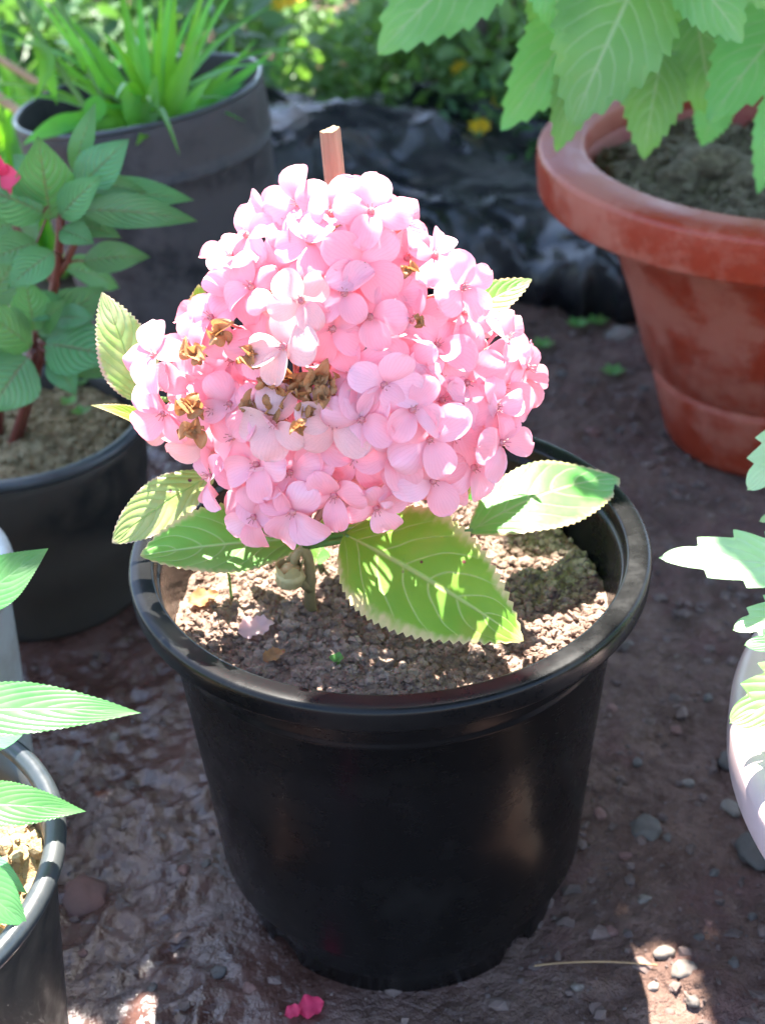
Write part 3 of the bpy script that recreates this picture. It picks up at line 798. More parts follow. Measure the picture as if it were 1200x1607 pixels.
pleaf(hyd, H, (318, 560, .045), (312, 446, .060), 66, face=.7, fold=.2, bend=.03, teeth=22, tooth=.03, kind='ovate', seed=7, **kw)
pleaf(hyd, HG, (718, 498, .050), (834, 438, .075), 62, face=.6, fold=.15, bend=.02, teeth=14, tooth=.04, kind='ovate', seed=8, **kw)
pleaf(hyd, HP, (818, 640, .045), (836, 540, .060), 52, face=.5, fold=.3, bend=.02, teeth=16, tooth=.03, kind='ovate', seed=9, **kw)
pleaf(hyd, H, (488, 852, -.020), (562, 806, -.050), 50, face=.5, fold=.2, bend=.06, teeth=10, tooth=.02, kind='ovate', stalk=node, seed=10, **kw)
pleaf(hyd, H, (500, 830, .010), (660, 776, .070), 74, face=.3, fold=.1, bend=.03, teeth=22, tooth=.03, kind='ovate', stalk=node, seed=11, **kw)
pleaf(hyd, H, (480, 840, .000), (385, 780, .045), 70, face=.3, fold=.15, bend=.03, teeth=22, tooth=.03, kind='ovate', stalk=node, seed=12, **kw)
pleaf(hyd, H, (555, 700, .03), (545, 560, .030), 90, face=.6, fold=.1, bend=.03, teeth=22, tooth=.03, kind='ovate', seed=13, **kw)
pleaf(hyd, H, (690, 800, .01), (745, 690, .035), 70, face=.5, fold=.1, bend=.03, teeth=22, tooth=.03, kind='ovate', stalk=node, seed=14, **kw)

# ------------------------------------------------------------------ wooden stake pushed in behind the head
top = ony(518, 204, .055); bot = onz(545, 790, SOILZ-.03); bot = np.array([top[0]+.012, .060, SOILZ-.03])
st = thing('wooden_stake', 'cut brown wooden stake rising behind the pink flower head', 'stake', tuple(bot))
ax = nrm(top-bot); Ls = np.linalg.norm(top-bot)
mb = MB(); seg = 28; ts = np.linspace(0, 1, 10); q = Vector(ax).to_track_quat('Z', 'Y').to_matrix(); q = np.array(q)
th = np.linspace(0, 2*np.pi, seg, endpoint=False); V = []
for t_ in ts:
    r = .0056*(1+.03*np.sin(th*9)+.03*np.sin(th*2+1))*(1+.02*math.sin(t_*9))
    z = np.full(seg, t_*Ls)
    if t_ == 1: z = z+.0006*np.sin(th*3)+.0012*np.cos(th-.6)+rng.uniform(-.0006, .0006, seg)
    V.append(np.stack([r*np.cos(th), r*np.sin(th), z], -1) @ q.T)
mb.add(np.vstack(V), grid_faces(seg, 10, True))
link('shaft', mb.mesh('shaft'), st, M['stake'])
Ve = [V[-1]]; c0 = V[-1].mean(0)
for f in (.85, .6, .35, .1): Ve.append(c0+(V[-1]-c0)*f+ax*rng.uniform(-.0008, .0008, (seg, 1)))
Ve = np.vstack(Ve)+ax*.0002
link('cut_end', mesh('cut_end', Ve, grid_faces(seg, 5, True)+[tuple(4*seg+j for j in range(seg))]), st, M['stake_end'])

# ================================================================== terracotta-red pot with the big-leaved plant
rp = thing('flower_pot', 'large terracotta red plastic pot with a thick rolled rim', 'pot', (.389, .572, 0))
RH, RR = .309, .240
part_lathe('wall', rp, [(.088, .0), (.099, .002), (.1035, .010), (.119, .070), (.1195, .0755), (.117, .078), (.117, .0815), (.1235, .085), (.128, .090), (.1480, .160), (.1700, .222), (.1720, .2245), (.1785, .240), (.2030, .268), (.2060, .2735), (.2060, .285),
           (.198, .285), (.197, .270), (.165, .222), (.120, .090), (.092, .012), (.001, .010)], M['red_pot'], 140)
part_lathe('rim', rp, [(.2040, .262), (.2250, .2575), (.2310, .2590)]+arc(.2330, .2650, .0055, -70, 0, 5)+[(.2400, .2850)]+arc(.2330, .2960, .0065, 0, 80, 6)+[(.2250, .3045), (.2120, .3040)]+arc(.2020, .2965, .0065, 80, 180, 6)+[(.1960, .280)], M['red_pot'], 160, closed=True)
soil_disc('potting_soil', 'lumpy olive brown soil inside the terracotta red pot', .389, .572, .262, .190, M['soil_dark'], 900, (.003, .010), .012, 8, 46)
for i, (px, py, s) in enumerate([(1105, 262, .026), (1000, 245, .020), (1060, 275, .018), (1160, 268, .024), (1180, 290, .02), (970, 270, .014)]):
    P = onz(px, py, .268); V, F = pebble(ICO2, 60+i, .45, (1, .9, .6))
    o = link('soil_clod', mesh('soil_clod', V*s, F), None, M['soil_dark']); o.location = P; o.rotation_euler = (0, 0, i)
    tag(o, 'lump of olive brown earth lying on the soil of the terracotta red pot', 'clod', 'earth lumps in the terracotta red pot')

dah = thing('leafy_plant', 'bushy plant with large toothed green leaves in the terracotta red pot', 'plant', (.40, .60, .262))
D_ = M['dah_leaf']
crown_p = np.array([.40, .60, .262])
for k, (dx, dy, dz, r) in enumerate([(.0, .0, .34, .007), (-.06, -.03, .26, .005), (.07, -.02, .30, .005), (-.03, .06, .32, .005), (.05, .07, .27, .005)]):
    part_tube('stem', dah, bez([crown_p+[dx*.15, dy*.15, -.02], crown_p+[dx*.4, dy*.4, dz*.5], crown_p+[dx, dy, dz]], 8), np.linspace(r, r*.6, 8), M['green_stem'])
dk = dict(kind='dahlia', teeth=9, tooth=.06, nt=73, nu=9, fold=.10, stalk_mat=M['green_stem'], stalk_r=.002)
def ds(dx, dy, dz): return crown_p+np.array([dx, dy, dz])
DL = [((1010, -55, .44), (895, 198, .40), 190, .75, (0, 0, .03)), ((800, -105, .50), (590, 82, .47), 170, .55, (.1, 0, 0)), ((930, -10, .52), (787, 206, .48), 118, .8, (.25, 0, 0)),
      ((930, 60, .47), (872, 240, .45), 80, .75, (.1, 0, 0)), ((1040, 80, .50), (1008, 250, .47), 100, .8, (-.1, 0, 0)), ((1090, 20, .52), (1120, 188, .50), 130, .8, (0, 0, 0)),
      ((1260, 10, .46), (1108, 192, .42), 150, .6, (-.2, 0, .1)), ((1060, -60, .42), (1168, 66, .40), 120, .55, (0, 0, .1)), ((880, -90, .46), (870, 55, .44), 110, .7, (0, 0, 0)),
      ((1240, 120, .50), (1188, 305, .47), 70, .8, (0, 0, 0)), ((1000, -80, .56), (960, 60, .55), 130, .8, (0, 0, 0)), ((1120, -40, .58), (1060, 100, .56), 150, .8, (.2, 0, 0)),
      ((1200, -60, .60), (1240, 90, .58), 150, .8, (0, 0, 0)), ((860, -40, .60), (900, 60, .60), 110, .8, (0, 0, 0)), ((1150, -120, .45), (1220, 20, .42), 130, .5, (0, 0, 0)),
      ((760, -140, .58), (700, -20, .56), 120, .6, (0, 0, 0)), ((940, -150, .42), (1010, -30, .36), 130, .5, (0, 0, .2)), ((1130, 150, .58), (1100, 230, .57), 60, .8, (0, 0, 0))]
for i, (b, t_, w, fc, tn) in enumerate(DL):
    B = ony(*b)
    pleaf(dah, D_, b, t_, w, face=fc, tiltN=tn, bend=.06, droop=.04, wave=.02, seed=i, stalk=crown_p*.45+B*.55+np.array([0, .04, .03]), **dk)
for a in range(12):                                # the side turned away
    th = a*math.pi/11*1.1-.1; z = .20+.25*rng.uniform()
    B = crown_p+np.array([.09*math.cos(th), .09*abs(math.sin(th))+.02, z]); T = B+np.array([.13*math.cos(th), .13*abs(math.sin(th))+.03, -.06])
    leaf(dah, D_, B, T, .075, face=.0, bend=.08, droop=.06, seed=a, stalk=crown_p+[0, 0, z*.7], **dk)

# ================================================================== pot A: dirty black pot with the dark-stemmed plant
pa = thing('flower_pot', 'dirty black plastic pot with a worn bluish rim and a dark stemmed plant', 'pot', (-.3085, .358, 0))
part_lathe('wall', pa, [(.080, 0), (.0915, .001), (.0928, .006), (.0965, .045), (.0978, .047), (.1000, .075), (.1035, .110), (.1048, .112), (.1060, .150), (.1068, .166), (.1035, .166), (.1030, .150), (.0900, .010), (.001, .008)], M['dirty_pot'], 110)
part_lathe('rim', pa, [(.1035+.0045+.0055*math.cos(R_(a)), .1650+.0055*math.sin(R_(a))) for a in range(0, 360, 30)], M['dirty_rim'], 120, closed=True)
soil_disc('potting_soil', 'yellowish brown soil inside the dirty black pot', -.3085, .358, .140, .100, M['soil_yellow'], 700, (.0015, .005), .006, 11, 36)
imp = thing('leafy_plant', 'plant with dark red stems, pointed green leaves and a crimson flower', 'plant', (-.325, .365, .140))
ip = np.array(imp.location)
cr1 = ony(95, 300, .36); cr2 = ony(55, 545, .345)
part_tube('stem', imp, bez([ip+[.004, 0, -.02], ony(80, 520, .365), ony(100, 400, .365), cr1], 14), np.linspace(.0046, .003, 14), M['imp_stem'])
part_tube('stem', imp, bez([ip+[.0, -.004, -.02], ony(50, 620, .35), cr2], 10), np.linspace(.0044, .003, 10), M['imp_stem'])
part_tube('stem', imp, bez([ony(90, 450, .365), ony(60, 400, .37), ony(20, 350, .37)], 8), np.linspace(.0035, .0025, 8), M['imp_stem'])
part_tube('stem', imp, bez([ony(92, 430, .365), ony(125, 380, .37), ony(130, 330, .37)], 8), np.linspace(.0035, .0025, 8), M['imp_stem'])
part_tube('stem', imp, bez([ip+[-.01, .006, -.02], ony(10, 600, .37), ony(-25, 480, .38)], 8), np.linspace(.005, .003, 8), M['imp_stem'])
ik = dict(kind='acute', teeth=24, tooth=.008, stalk_mat=M['imp_stem'], stalk_r=.0011)
I_ = M['imp_leaf']
IL = [((80, 345, .345), (60, 215, .330), 92, .75, .05, cr1), ((120, 300, .365), (202, 218, .375), 62, .8, .06, cr1), ((95, 340, .335), (160, 275, .320), 52, .75, .2, cr1), ((125, 330, .350), (310, 345, .340), 56, .62, .1, cr1),
      ((135, 305, .375), (305, 312, .375), 52, .6, .1, cr1), ((130, 290, .37), (230, 300, .36), 40, .5, .2, cr1), ((95, 360, .335), (148, 382, .32), 45, .5, .1, cr1), ((130, 410, .365), (236, 402, .360), 50, .65, .12, ony(100, 420, .365)),
      ((70, 335, .335), (-45, 290, .32), 80, .6, .1, cr1), ((85, 395, .33), (12, 452, .31), 56, .6, .15, ony(100, 410, .365)), ((55, 520, .34), (40, 435, .335), 64, .7, .1, cr2), ((70, 540, .34), (182, 560, .325), 92, .62, .08, cr2),
      ((60, 530, .36), (165, 450, .375), 74, .75, .06, cr2), ((50, 545, .33), (-40, 480, .31), 66, .6, .1, cr2), ((45, 560, .325), (-18, 648, .30), 92, .7, .1, cr2), ((70, 570, .345), (178, 590, .345), 40, .5, .1, cr2),
      ((60, 520, .345), (105, 470, .33), 40, .7, .2, cr2), ((20, 350, .37), (-60, 380, .36), 60, .6, .1, None), ((-20, 480, .38), (30, 400, .39), 60, .7, .1, None), ((-25, 480, .38), (-110, 520, .37), 60, .6, .1, None),
      ((60, 380, .35), (-20, 410, .33), 54, .6, .1, cr1), ((100, 470, .35), (30, 500, .34), 50, .5, .1, None), ((85, 500, .35), (150, 500, .34), 44, .5, .15, None), ((30, 560, .34), (-30, 560, .32), 60, .6, .1, cr2), ((80, 560, .33), (120, 620, .315), 44, .6, .15, cr2), ((70, 330, .36), (10, 330, .35), 56, .6, .1, cr1), ((115, 350, .35), (190, 372, .335), 40, .5, .15, cr1), ((110, 330, .37), (90, 250, .38), 50, .7, .1, cr1),
      ((115, 270, .385), (150, 160, .40), 34, .7, .1, cr1), ((90, 310, .40), (20, 240, .42), 60, .6, .1, cr1), ((100, 420, .38), (190, 450, .42), 60, .5, .1, None), ((10, 400, .385), (60, 330, .41), 60, .5, .1, None)]
for i, (b, t_, w, fc, fo, sk) in enumerate(IL):
    pleaf(imp, I_, b, t_, w*1.22, face=fc, fold=fo, bend=.06, droop=.03, wave=.01, seed=i, stalk=sk, **ik)
fl = ony(-6, 275, .335)
for k in range(5):
    th = k*1.257; d = np.array([math.cos(th), -.35, math.sin(th)])
    V, F, U = leaf_mesh('petal', fl, fl+d*.020, .019, (0, -1, .3), fold=.2, kind='elliptic', teeth=0, nu=7, bend=.1)
    link('petal', mesh('petal', V-ip, F, U), imp, M['red_petal'])
part_tube('flower_stalk', imp, bez([cr1, fl+[.02, .01, -.01], fl], 8), .0013, M['imp_stem'], 6)
for i, (px, py) in enumerate([(125, 610), (110, 640), (130, 655)]):
    P = onz(px, py, .144); w_ = thing('seedling', 'tiny bright green weed sprouting in the dirty black pot', 'weed', tuple(P), 'weeds in the dirty black pot')
    for k in range(4):
        th = k*1.57+i; leaf(w_, M['bright_leaf'], P+[0, 0, .004], P+np.array([math.cos(th)*.009, math.sin(th)*.009, .008]), .007, face=.2, kind='elliptic', teeth=0, nu=5)

# ================================================================== tall leaning pot behind it with strap leaves
pc = thing('flower_pot', 'tall dusty black plastic pot leaning behind the dark stemmed plant', 'pot', (-.185, .705, 0))
CT, CY, CH = .132, .02, .331
def lean(V):
    V = np.asarray(V, float); k = V[:, 2]/CH
    a = CT*k; b = CY*k
    x = V[:, 0]*np.cos(a)-V[:, 2]*np.sin(CT); z = V[:, 0]*np.sin(a)+V[:, 2]*np.cos(CT)
    y = V[:, 1]*np.cos(b)+V[:, 2]*np.sin(CY); z = z-V[:, 1]*np.sin(b)
    return np.stack([x, y, z], -1)
def lathe_lean(name, prof, mat, seg=110, closed=False, amp=.004):
    V, F, U = lathe(prof, seg, None, closed)
    th = np.arctan2(V[:, 1], V[:, 0]); s = 1+amp*8*vnoise(np.cos(th)*1.6+4, np.sin(th)*1.6, V[:, 2]*9)
    V = V*np.stack([s, s, np.ones_like(s)], -1)
    return link(name, mesh(name, lean(V), F, U), pc, mat)
lathe_lean('wall', [(.09, .0), (.097, .003)]+[(.098+.023*t_, .01+.262*t_) for t_ in np.linspace(0, 1, 10)]+[(.1222, .274), (.1238, .2765)]+[(.1238+.002*t_, .2765+.052*t_) for t_ in np.linspace(0, 1, 5)]+[(.1243, .3315), (.1215, .3305)]+[(.1215-.028*t_, .329-.317*t_) for t_ in np.linspace(0, 1, 10)]+[(.001, .010)], M['bag_pot'])
lathe_lean('rim', [(.1240+.0028*math.cos(R_(a)), .3320+.0028*math.sin(R_(a))) for a in range(0, 360, 45)], M['dirty_rim'], closed=True)
o, _ = soil_disc('potting_soil', 'dark soil inside the tall leaning black pot', 0, 0, 0, .112, M['soil_dark'], 300, (.002, .007), .006, 14, 24)
o.location = lean(np.array([[0, 0, .285]]))[0]+np.array([-.185, .705, 0]); o.rotation_euler = (-CY, -CT, 0)
cp = np.array(o.location)
strap = thing('strap_leaf_plant', 'plant with long bright green strap leaves in the tall leaning pot', 'plant', tuple(cp))
SL = M['strap_leaf']
SLL = [((262, 190, .70), (275, -20, .68), 26, .0, .7), ((268, 195, .72), (235, 20, .73), 30, .02, .7), ((255, 195, .68), (170, 120, .66), 34, .03, .6), ((250, 190, .70), (110, 210, .66), 30, .12, .5), ((290, 190, .68), (430, 75, .70), 30, -.02, .6),
       ((285, 195, .66), (385, 128, .68), 26, .02, .5), ((262, 190, .66), (310, 50, .66), 44, .02, .8), ((225, 200, .65), (195, 125, .65), 64, .0, .8), ((232, 205, .64), (245, 115, .65), 40, .0, .8), ((255, 190, .72), (270, 60, .74), 22, .0, .8),
       ((245, 185, .75), (160, 45, .76), 22, .06, .6), ((250, 180, .78), (330, 20, .80), 24, .06, .6), ((275, 180, .76), (200, 20, .80), 20, .05, .7), ((260, 195, .70), (145, 165, .64), 26, .1, .5), ((290, 188, .74), (350, 105, .76), 26, .05, .6)]
for i, (b, t_, w, bd, fc) in enumerate(SLL):
    pleaf(strap, SL, b, t_, w*.72, face=fc, kind='strap', teeth=0, nt=24, nu=5, fold=.22, bend=bd, droop=.05, seed=i, stalk=cp+rng.normal(0, .008, 3), stalk_r=.0022, stalk_mat=M['green_stem'])
for i, (b, t_, w, bd) in enumerate([((215, 205, .66), (120, 205, .60), 40, .12), ((220, 195, .68), (95, 180, .64), 34, .14), ((205, 205, .64), (165, 240, .58), 36, .10), ((235, 190, .72), (120, 120, .70), 30, .08), ((240, 195, .70), (205, 60, .71), 26, .03), ((280, 195, .66), (330, 120, .64), 34, .04), ((245, 200, .62), (215, 225, .575), 34, .12), ((300, 185, .70), (400, 60, .72), 22, .02), ((230, 190, .74), (80, 100, .74), 26, .08)]):
    pleaf(strap, SL, b, t_, w*.72, face=.6, kind='strap', teeth=0, nt=24, nu=5, fold=.2, bend=bd, droop=.05, seed=40+i, stalk=cp+rng.normal(0, .008, 3), stalk_r=.0022, stalk_mat=M['green_stem'])
rg3 = np.random.default_rng(41)
for k in range(34):
    th = rg3.uniform(0, 6.28); d = np.array([math.cos(th), math.sin(th), 0]); L = rg3.uniform(.13, .25); out = rg3.uniform(.25, .95)
    B = cp+d*rg3.uniform(.0, .03)+[0, 0, .01]; T = B+d*L*out+np.array([0, 0, L*(1.05-out)])
    leaf(strap, SL, B, T, rg3.uniform(.007, .013), face=.25, kind='strap', teeth=0, nt=18, nu=5, fold=.25, bend=.22*out, tiltN=d*.2, name='blade')
# thin arching stems with hanging leaves
for i, P4 in enumerate([[(150, 190, .64), (95, 110, .66), (50, 40, .68), (20, -20, .7)], [(160, 150, .66), (120, 70, .7), (90, 0, .74), (70, -60, .76)]]):
    pts = bez([ony(*q) for q in P4], 14); part_tube('stem', strap, np.vstack([bez([cp, (cp+pts[0])/2+[0, 0, .02], pts[0]], 6)[:-1], pts]), .0030, M['green_stem'], 7)
pleaf(strap, SL, (45, 62, .68), (52, 160, .64), 30, face=.6, kind='lance', teeth=0, fold=.3, bend=.22, side_bend=-.25, nu=5, nt=24)
pleaf(strap, SL, (60, 60, .69), (90, 165, .67), 26, face=.6, kind='lance', teeth=0, fold=.3, bend=.1, nu=5, nt=24)
pleaf(strap, SL, (155, 150, .64), (140, 203, .62), 38, face=.8, kind='ovate', teeth=0, fold=.1, nu=5, nt=24)
pleaf(strap, SL, (140, 185, .63), (35, 228, .60), 34, face=.6, kind='lance', teeth=0, fold=.15, bend=.12, nu=5, nt=24)
for i, (b, t_) in enumerate([((-10, 590/4*1.0, .90), (75, 210, .86)), ((10, 100, 1.0), (85, 148, .97))]):
    B, T = ony(*b), ony(*t_)
    d = nrm(T-B); lo = B+d*(B[2]-gz(B[0], B[1])-.005)/max(-d[2], .05) if d[2] < 0 else T
    mb = MB(); tv, tf, tu = tube(bez([B-d*.12, (B+lo)/2+[0, 0, .004], lo], 12), .0055-.001*i, 9); mb.add(tv, tf, tu)
    s_ = link('stick', mb.mesh('stick'), None, M['bamboo'])
    tag(s_, ['dry tan stick leaning among the plants behind the tall black pot', 'thin reddish dry stick slanting beside the tan stick'][i], 'stick')

# ================================================================== bottom-left pot with serrated leaves
pd = thing('flower_pot', 'black pot with a pale worn rim and sunlit tan soil', 'pot', (-.2955, -.17, 0))
part_lathe('wall', pd, [(.080, 0), (.0955, .001), (.097, .006), (.1020, .060), (.1090, .130), (.1150, .184), (.1155, .196), (.1115, .196), (.108, .170), (.093, .010), (.001, .008)], M['dirty_pot'], 110)
part_lathe('rim', pd, [(.1170+.0058*math.cos(R_(a)), .1955+.0058*math.sin(R_(a))) for a in range(0, 360, 30)], M['dirty_rim'], 120, closed=True)
soil_disc('potting_soil', 'sunlit tan soil inside the pot with the pale worn rim', -.2955, -.17, .160, .108, M['soil_tan'], 900, (.002, .007), .010, 21, 40)
bal = thing('leafy_plant', 'plant with long saw toothed leaves in the pot with the pale worn rim', 'plant', (-.315, -.165, .160))
bp_ = np.array(bal.location)
part_tube('stem', bal, bez([bp_+[0, 0, -.02], bp_+[-.002, .004, .06], bp_+[-.004, .0, .16]], 8), np.linspace(.005, .0035, 8), M['green_stem'])
sk = dict(kind='lance', teeth=34, tooth=.020, stalk_mat=M['green_stem'], stalk_r=.0016)
S_ = M['imp_leaf_serr']
for i, (b, t_, w, fc, fo, bd, z) in enumerate([((-120, 1120, -.13), (222, 1113, -.12), 88, .55, .05, .05, .12), ((-90, 1260, -.17), (136, 1270, -.165), 74, .6, .08, .04, .10), ((-60, 960, -.06), (75, 858, -.03), 82, .6, .15, .03, .12),
                                               ((-70, 1175, -.14), (38, 1150, -.11), 60, .4, .1, .05, .1), ((-70, 1370, -.20), (45, 1452, -.215), 86, .6, .1, .1, .06), ((-40, 1350, -.17), (42, 1400, -.19), 44, .5, .2, .1, .05),
                                               ((-160, 1200, -.16), (-330, 1100, -.12), 88, .4, .1, .1, .14), ((-160, 1260, -.20), (-320, 1400, -.24), 88, .4, .1, .1, .1), ((-130, 1150, -.10), (-180, 960, -.02), 80, .4, .1, .1, .15)]):
    pleaf(bal, S_, b, t_, w, face=fc, fold=fo, bend=bd, droop=.05, wave=.012, seed=i, stalk=bp_+[0, 0, z], **sk)
P = onz(28, 1302, .166); o = MB()
for k in range(4):
    V, F, U = leaf_mesh('p', P, P+np.array([math.cos(k*1.6), math.sin(k*1.6), .5])*.006, .006, (0, 0, 1), kind='elliptic', teeth=0, nu=5, fold=.4); o.add(V, F, U)
tag(link('fallen_petal', o.mesh('fallen_petal'), None, M['petal']), 'small pink petal lying on the sunlit tan soil', 'petal')

# ================================================================== pale pot at the left edge
pe = thing('flower_pot', 'pale grey plastic pot behind the pot with the worn rim', 'pot', (-.352, .09, 0))
part_lathe('wall', pe, [(.07, 0), (.0815, .001), (.0828, .006), (.0900, .120), (.0925, .170), (.0925, .190), (.0895, .190), (.087, .160), (.079, .01), (.001, .008)], M['pale_pot'], 96)
part_lathe('rim', pe, [(.0925+.0075*math.cos(R_(a)), .188+.013*math.sin(R_(a))) for a in range(0, 360, 30)], M['pale_pot'], 96, closed=True)
soil_disc('potting_soil', 'soil inside the pale grey pot', -.352, .09, .165, .0865, M['soil_dark'], 200, (.002, .006), .006, 25, 24)
ep = thing('leafy_plant', 'small plant with toothed leaves in the pale grey pot', 'plant', (-.352, .09, .165)); e0 = np.array(ep.location)
part_tube('stem', ep, bez([e0+[0, 0, -.02], e0+[0, .003, .05], e0+[.0, .0, .10]], 8), np.linspace(.004, .003, 8), M['green_stem'])
for k in range(8):
    th = k*.8+1.2; d = np.array([math.cos(th), math.sin(th), 0])
    if d[0] > .45: continue
    leaf(ep, S_, e0+d*.012+[0, 0, .08+.004*k], e0+d*.095+[0, 0, .07+.004*k], .034, face=.1, fold=.15, bend=.1, droop=.1, seed=k, stalk=e0+[0, 0, .07+.003*k], **sk)

# ================================================================== pink pot on the right with sunlit leaves
pp = thing('flower_pot', 'pale pink plastic bowl pot with a broad smooth rim', 'pot', (.40, -.115, 0))
PR = .213
part_lathe('wall', pp, [(.10, 0), (.125, .001), (.129, .008), (.150, .070), (.178, .140), (.188, .165), (.188, .185), (.1825, .185), (.181, .165), (.144, .070), (.122, .012), (.001, .010)], M['pink_pot'], 140)
part_lathe('rim', pp, [(.186, .162), (.197, .158), (.205, .160)]+arc(.2070, .1685, .0070, -70, 0, 6)+arc(.2040, .1850, .0105, 10, 85, 8)+[(.196, .1965), (.187, .1955)]+arc(.1825, .1910, .0045, 80, 180, 5)+[(.178, .178)], M['pink_pot'], 180, closed=True)
soil_disc('potting_soil', 'dark soil inside the pale pink bowl pot', .40, -.115, .162, .174, M['soil_dark'], 400, (.002, .008), .008, 31, 36)
pw = thing('leafy_plant', 'sunlit plant with lobed pale green leaves in the pale pink bowl pot', 'plant', (.40, -.10, .162)); w0 = np.array(pw.location)
for k, (dx, dy, dz) in enumerate([(-.03, .0, .16), (-.06, .06, .14), (.04, .03, .2), (-.03, -.06, .13)]):
    part_tube('stem', pw, bez([w0+[dx*.1, dy*.1, -.02], w0+[dx*.3, dy*.3, dz*.6], w0+[dx, dy, dz]], 8), np.linspace(.005, .003, 8), M['green_stem'])
pk = dict(kind='dahlia', teeth=5, tooth=.13, nt=61, nu=9, stalk_mat=M['green_stem'], stalk_r=.0018)
for i, (b, t_, w, fc, fo, tn, z) in enumerate([((1300, 905, -.02), (1040, 868, -.04), 98, .45, .08, (0, 0, 0), .13), ((1290, 660, .06), (1172, 765, .03), 92, .5, .1, (0, 0, 0), .15), ((1330, 1060, -.10), (1146, 1130, -.125), 128, .6, .05, (-.2, 0, 0), .10),
                                               ((1290, 960, -.05), (1150, 985, -.06), 76, .4, .2, (0, 0, 0), .11), ((1280, 800, .03), (1192, 815, .02), 40, .4, .1, (0, 0, 0), .13), ((1300, 1010, -.08), (1170, 1010, -.09), 60, .6, .1, (0, 0, 0), .1)]):
    pleaf(pw, M['pale_leaf'] if i in (0, 1, 3, 4) else D_, b, t_, w, face=fc, fold=fo, bend=.05, droop=.05, tiltN=tn, wave=.02, seed=i, stalk=w0+[-.03, .02, z], **pk)
for k in range(12):
    th = k*.45-1.6; d = np.array([math.cos(th), math.sin(th), 0]); z = .10+.012*k
    leaf(pw, D_, w0+d*.05+[0, 0, z], w0+d*.17+[0, 0, z-.02], .08, face=.05, fold=.1, bend=.08, droop=.08, seed=k, stalk=w0+[0, 0, z*.8], **pk)

# ================================================================== black plastic sheet over a low mound
ns, nt_ = 150, 110
s = np.linspace(0, 1, ns); t_ = np.linspace(0, 1, nt_)
Sg, Tg = np.meshgrid(s, t_)
xs = -.20+1.05*Sg+.03*vnoise(Tg*5, Sg*4); base_y = .86+.05*np.sin(Sg*5+1)
ys = base_y+.62*Tg+.035*vnoise(Sg*7, Tg*5+9)
prof = np.sin(np.pi*np.clip(Tg, 0, 1)**.62)**.75
zs = .155*prof*(.75+.3*vnoise(Sg*3.2+2, Tg*2.0))
rid = 1-np.abs(vnoise(Sg*7+Tg*3+1.2*vnoise(Sg*3, Tg*3), Tg*4-Sg*4)); rid2 = 1-np.abs(vnoise(Sg*24-Tg*9, Tg*20+Sg*12))
zs = zs+(.045*rid**2.2+.006*rid2**3+.010*vnoise(Sg*6, Tg*5))*np.clip(prof*2.2, 0, 1)+.002
ys = ys-.02*rid2**2*np.clip(1-Tg*2, 0, 1)
gh = ground_h(xs, ys); zs = np.maximum(zs+gh, gh+.003)
V = np.stack([xs.ravel(), ys.ravel(), zs.ravel()], -1)
sh = link('plastic_sheet', mesh('plastic_sheet', V, grid_faces(ns, nt_)), None, M['sheet'])
md = sh.modifiers.new('thick', 'SOLIDIFY'); md.thickness = .0012
tag(sh, 'crumpled black plastic sheet draped over a low mound behind the terracotta red pot', 'plastic sheet')

# ================================================================== plants at the back
def leaf_cloud(mb, C, rad, n, size, rg, up=.6, kind=0):
    for i in range(n):
        d = nrm(rg.normal(0, 1, 3)); d[2] = abs(d[2])*.9; q = rg.uniform(.35, 1)**.6
        P = C+d*np.asarray(rad)*q
        ax_ = nrm(d+rg.normal(0, .5, 3)+[0, 0, -.1]); N = nrm(np.array([0, -.25, up])+rg.normal(0, .35, 3))
        L = size*rg.uniform(.6, 1.25)
        S = nrm(np.cross(ax_, N)); N = np.cross(S, ax_); w = L*rg.uniform(.22, .32)
        V = [P, P+ax_*L*.3+S*w+N*w*.3, P+ax_*L*.33, P+ax_*L*.3-S*w+N*w*.3, P+ax_*L*.7+S*w*.8+N*w*.15, P+ax_*L*.7-N*L*.02, P+ax_*L*.7-S*w*.8+N*w*.15, P+ax_*L-N*L*.10]
        U = [(.5, 0), (1, .3), (.5, .3), (0, .3), (1, .7), (.5, .7), (0, .7), (.5, 1)]
        mb.add(np.array(V), [(0, 1, 2), (0, 2, 3), (1, 4, 5, 2), (2, 5, 6, 3), (4, 7, 5), (5, 7, 6)], U)
def daisy(parent, P, r, nrm_, mat, n=8):
    po = np.array(parent.location); mb = MB(); n_ = nrm(nrm_); a = nrm(np.cross(n_, [.3, .2, .9])); b = np.cross(n_, a)
    for k in range(n):
        th = 2*math.pi*k/n; d = a*math.cos(th)+b*math.sin(th)
        V, F, U = leaf_mesh('p', P, P+(d+n_*.25)*r, r*.62, n_, kind='elliptic', teeth=0, nu=3, nt=5, fold=.2); mb.add(V-po, F, U)
    v, f = ICO1; mb.add(v*r*.28+P+n_*r*.08-po, f)
    return link('flower', mb.mesh('flower'), parent, mat)
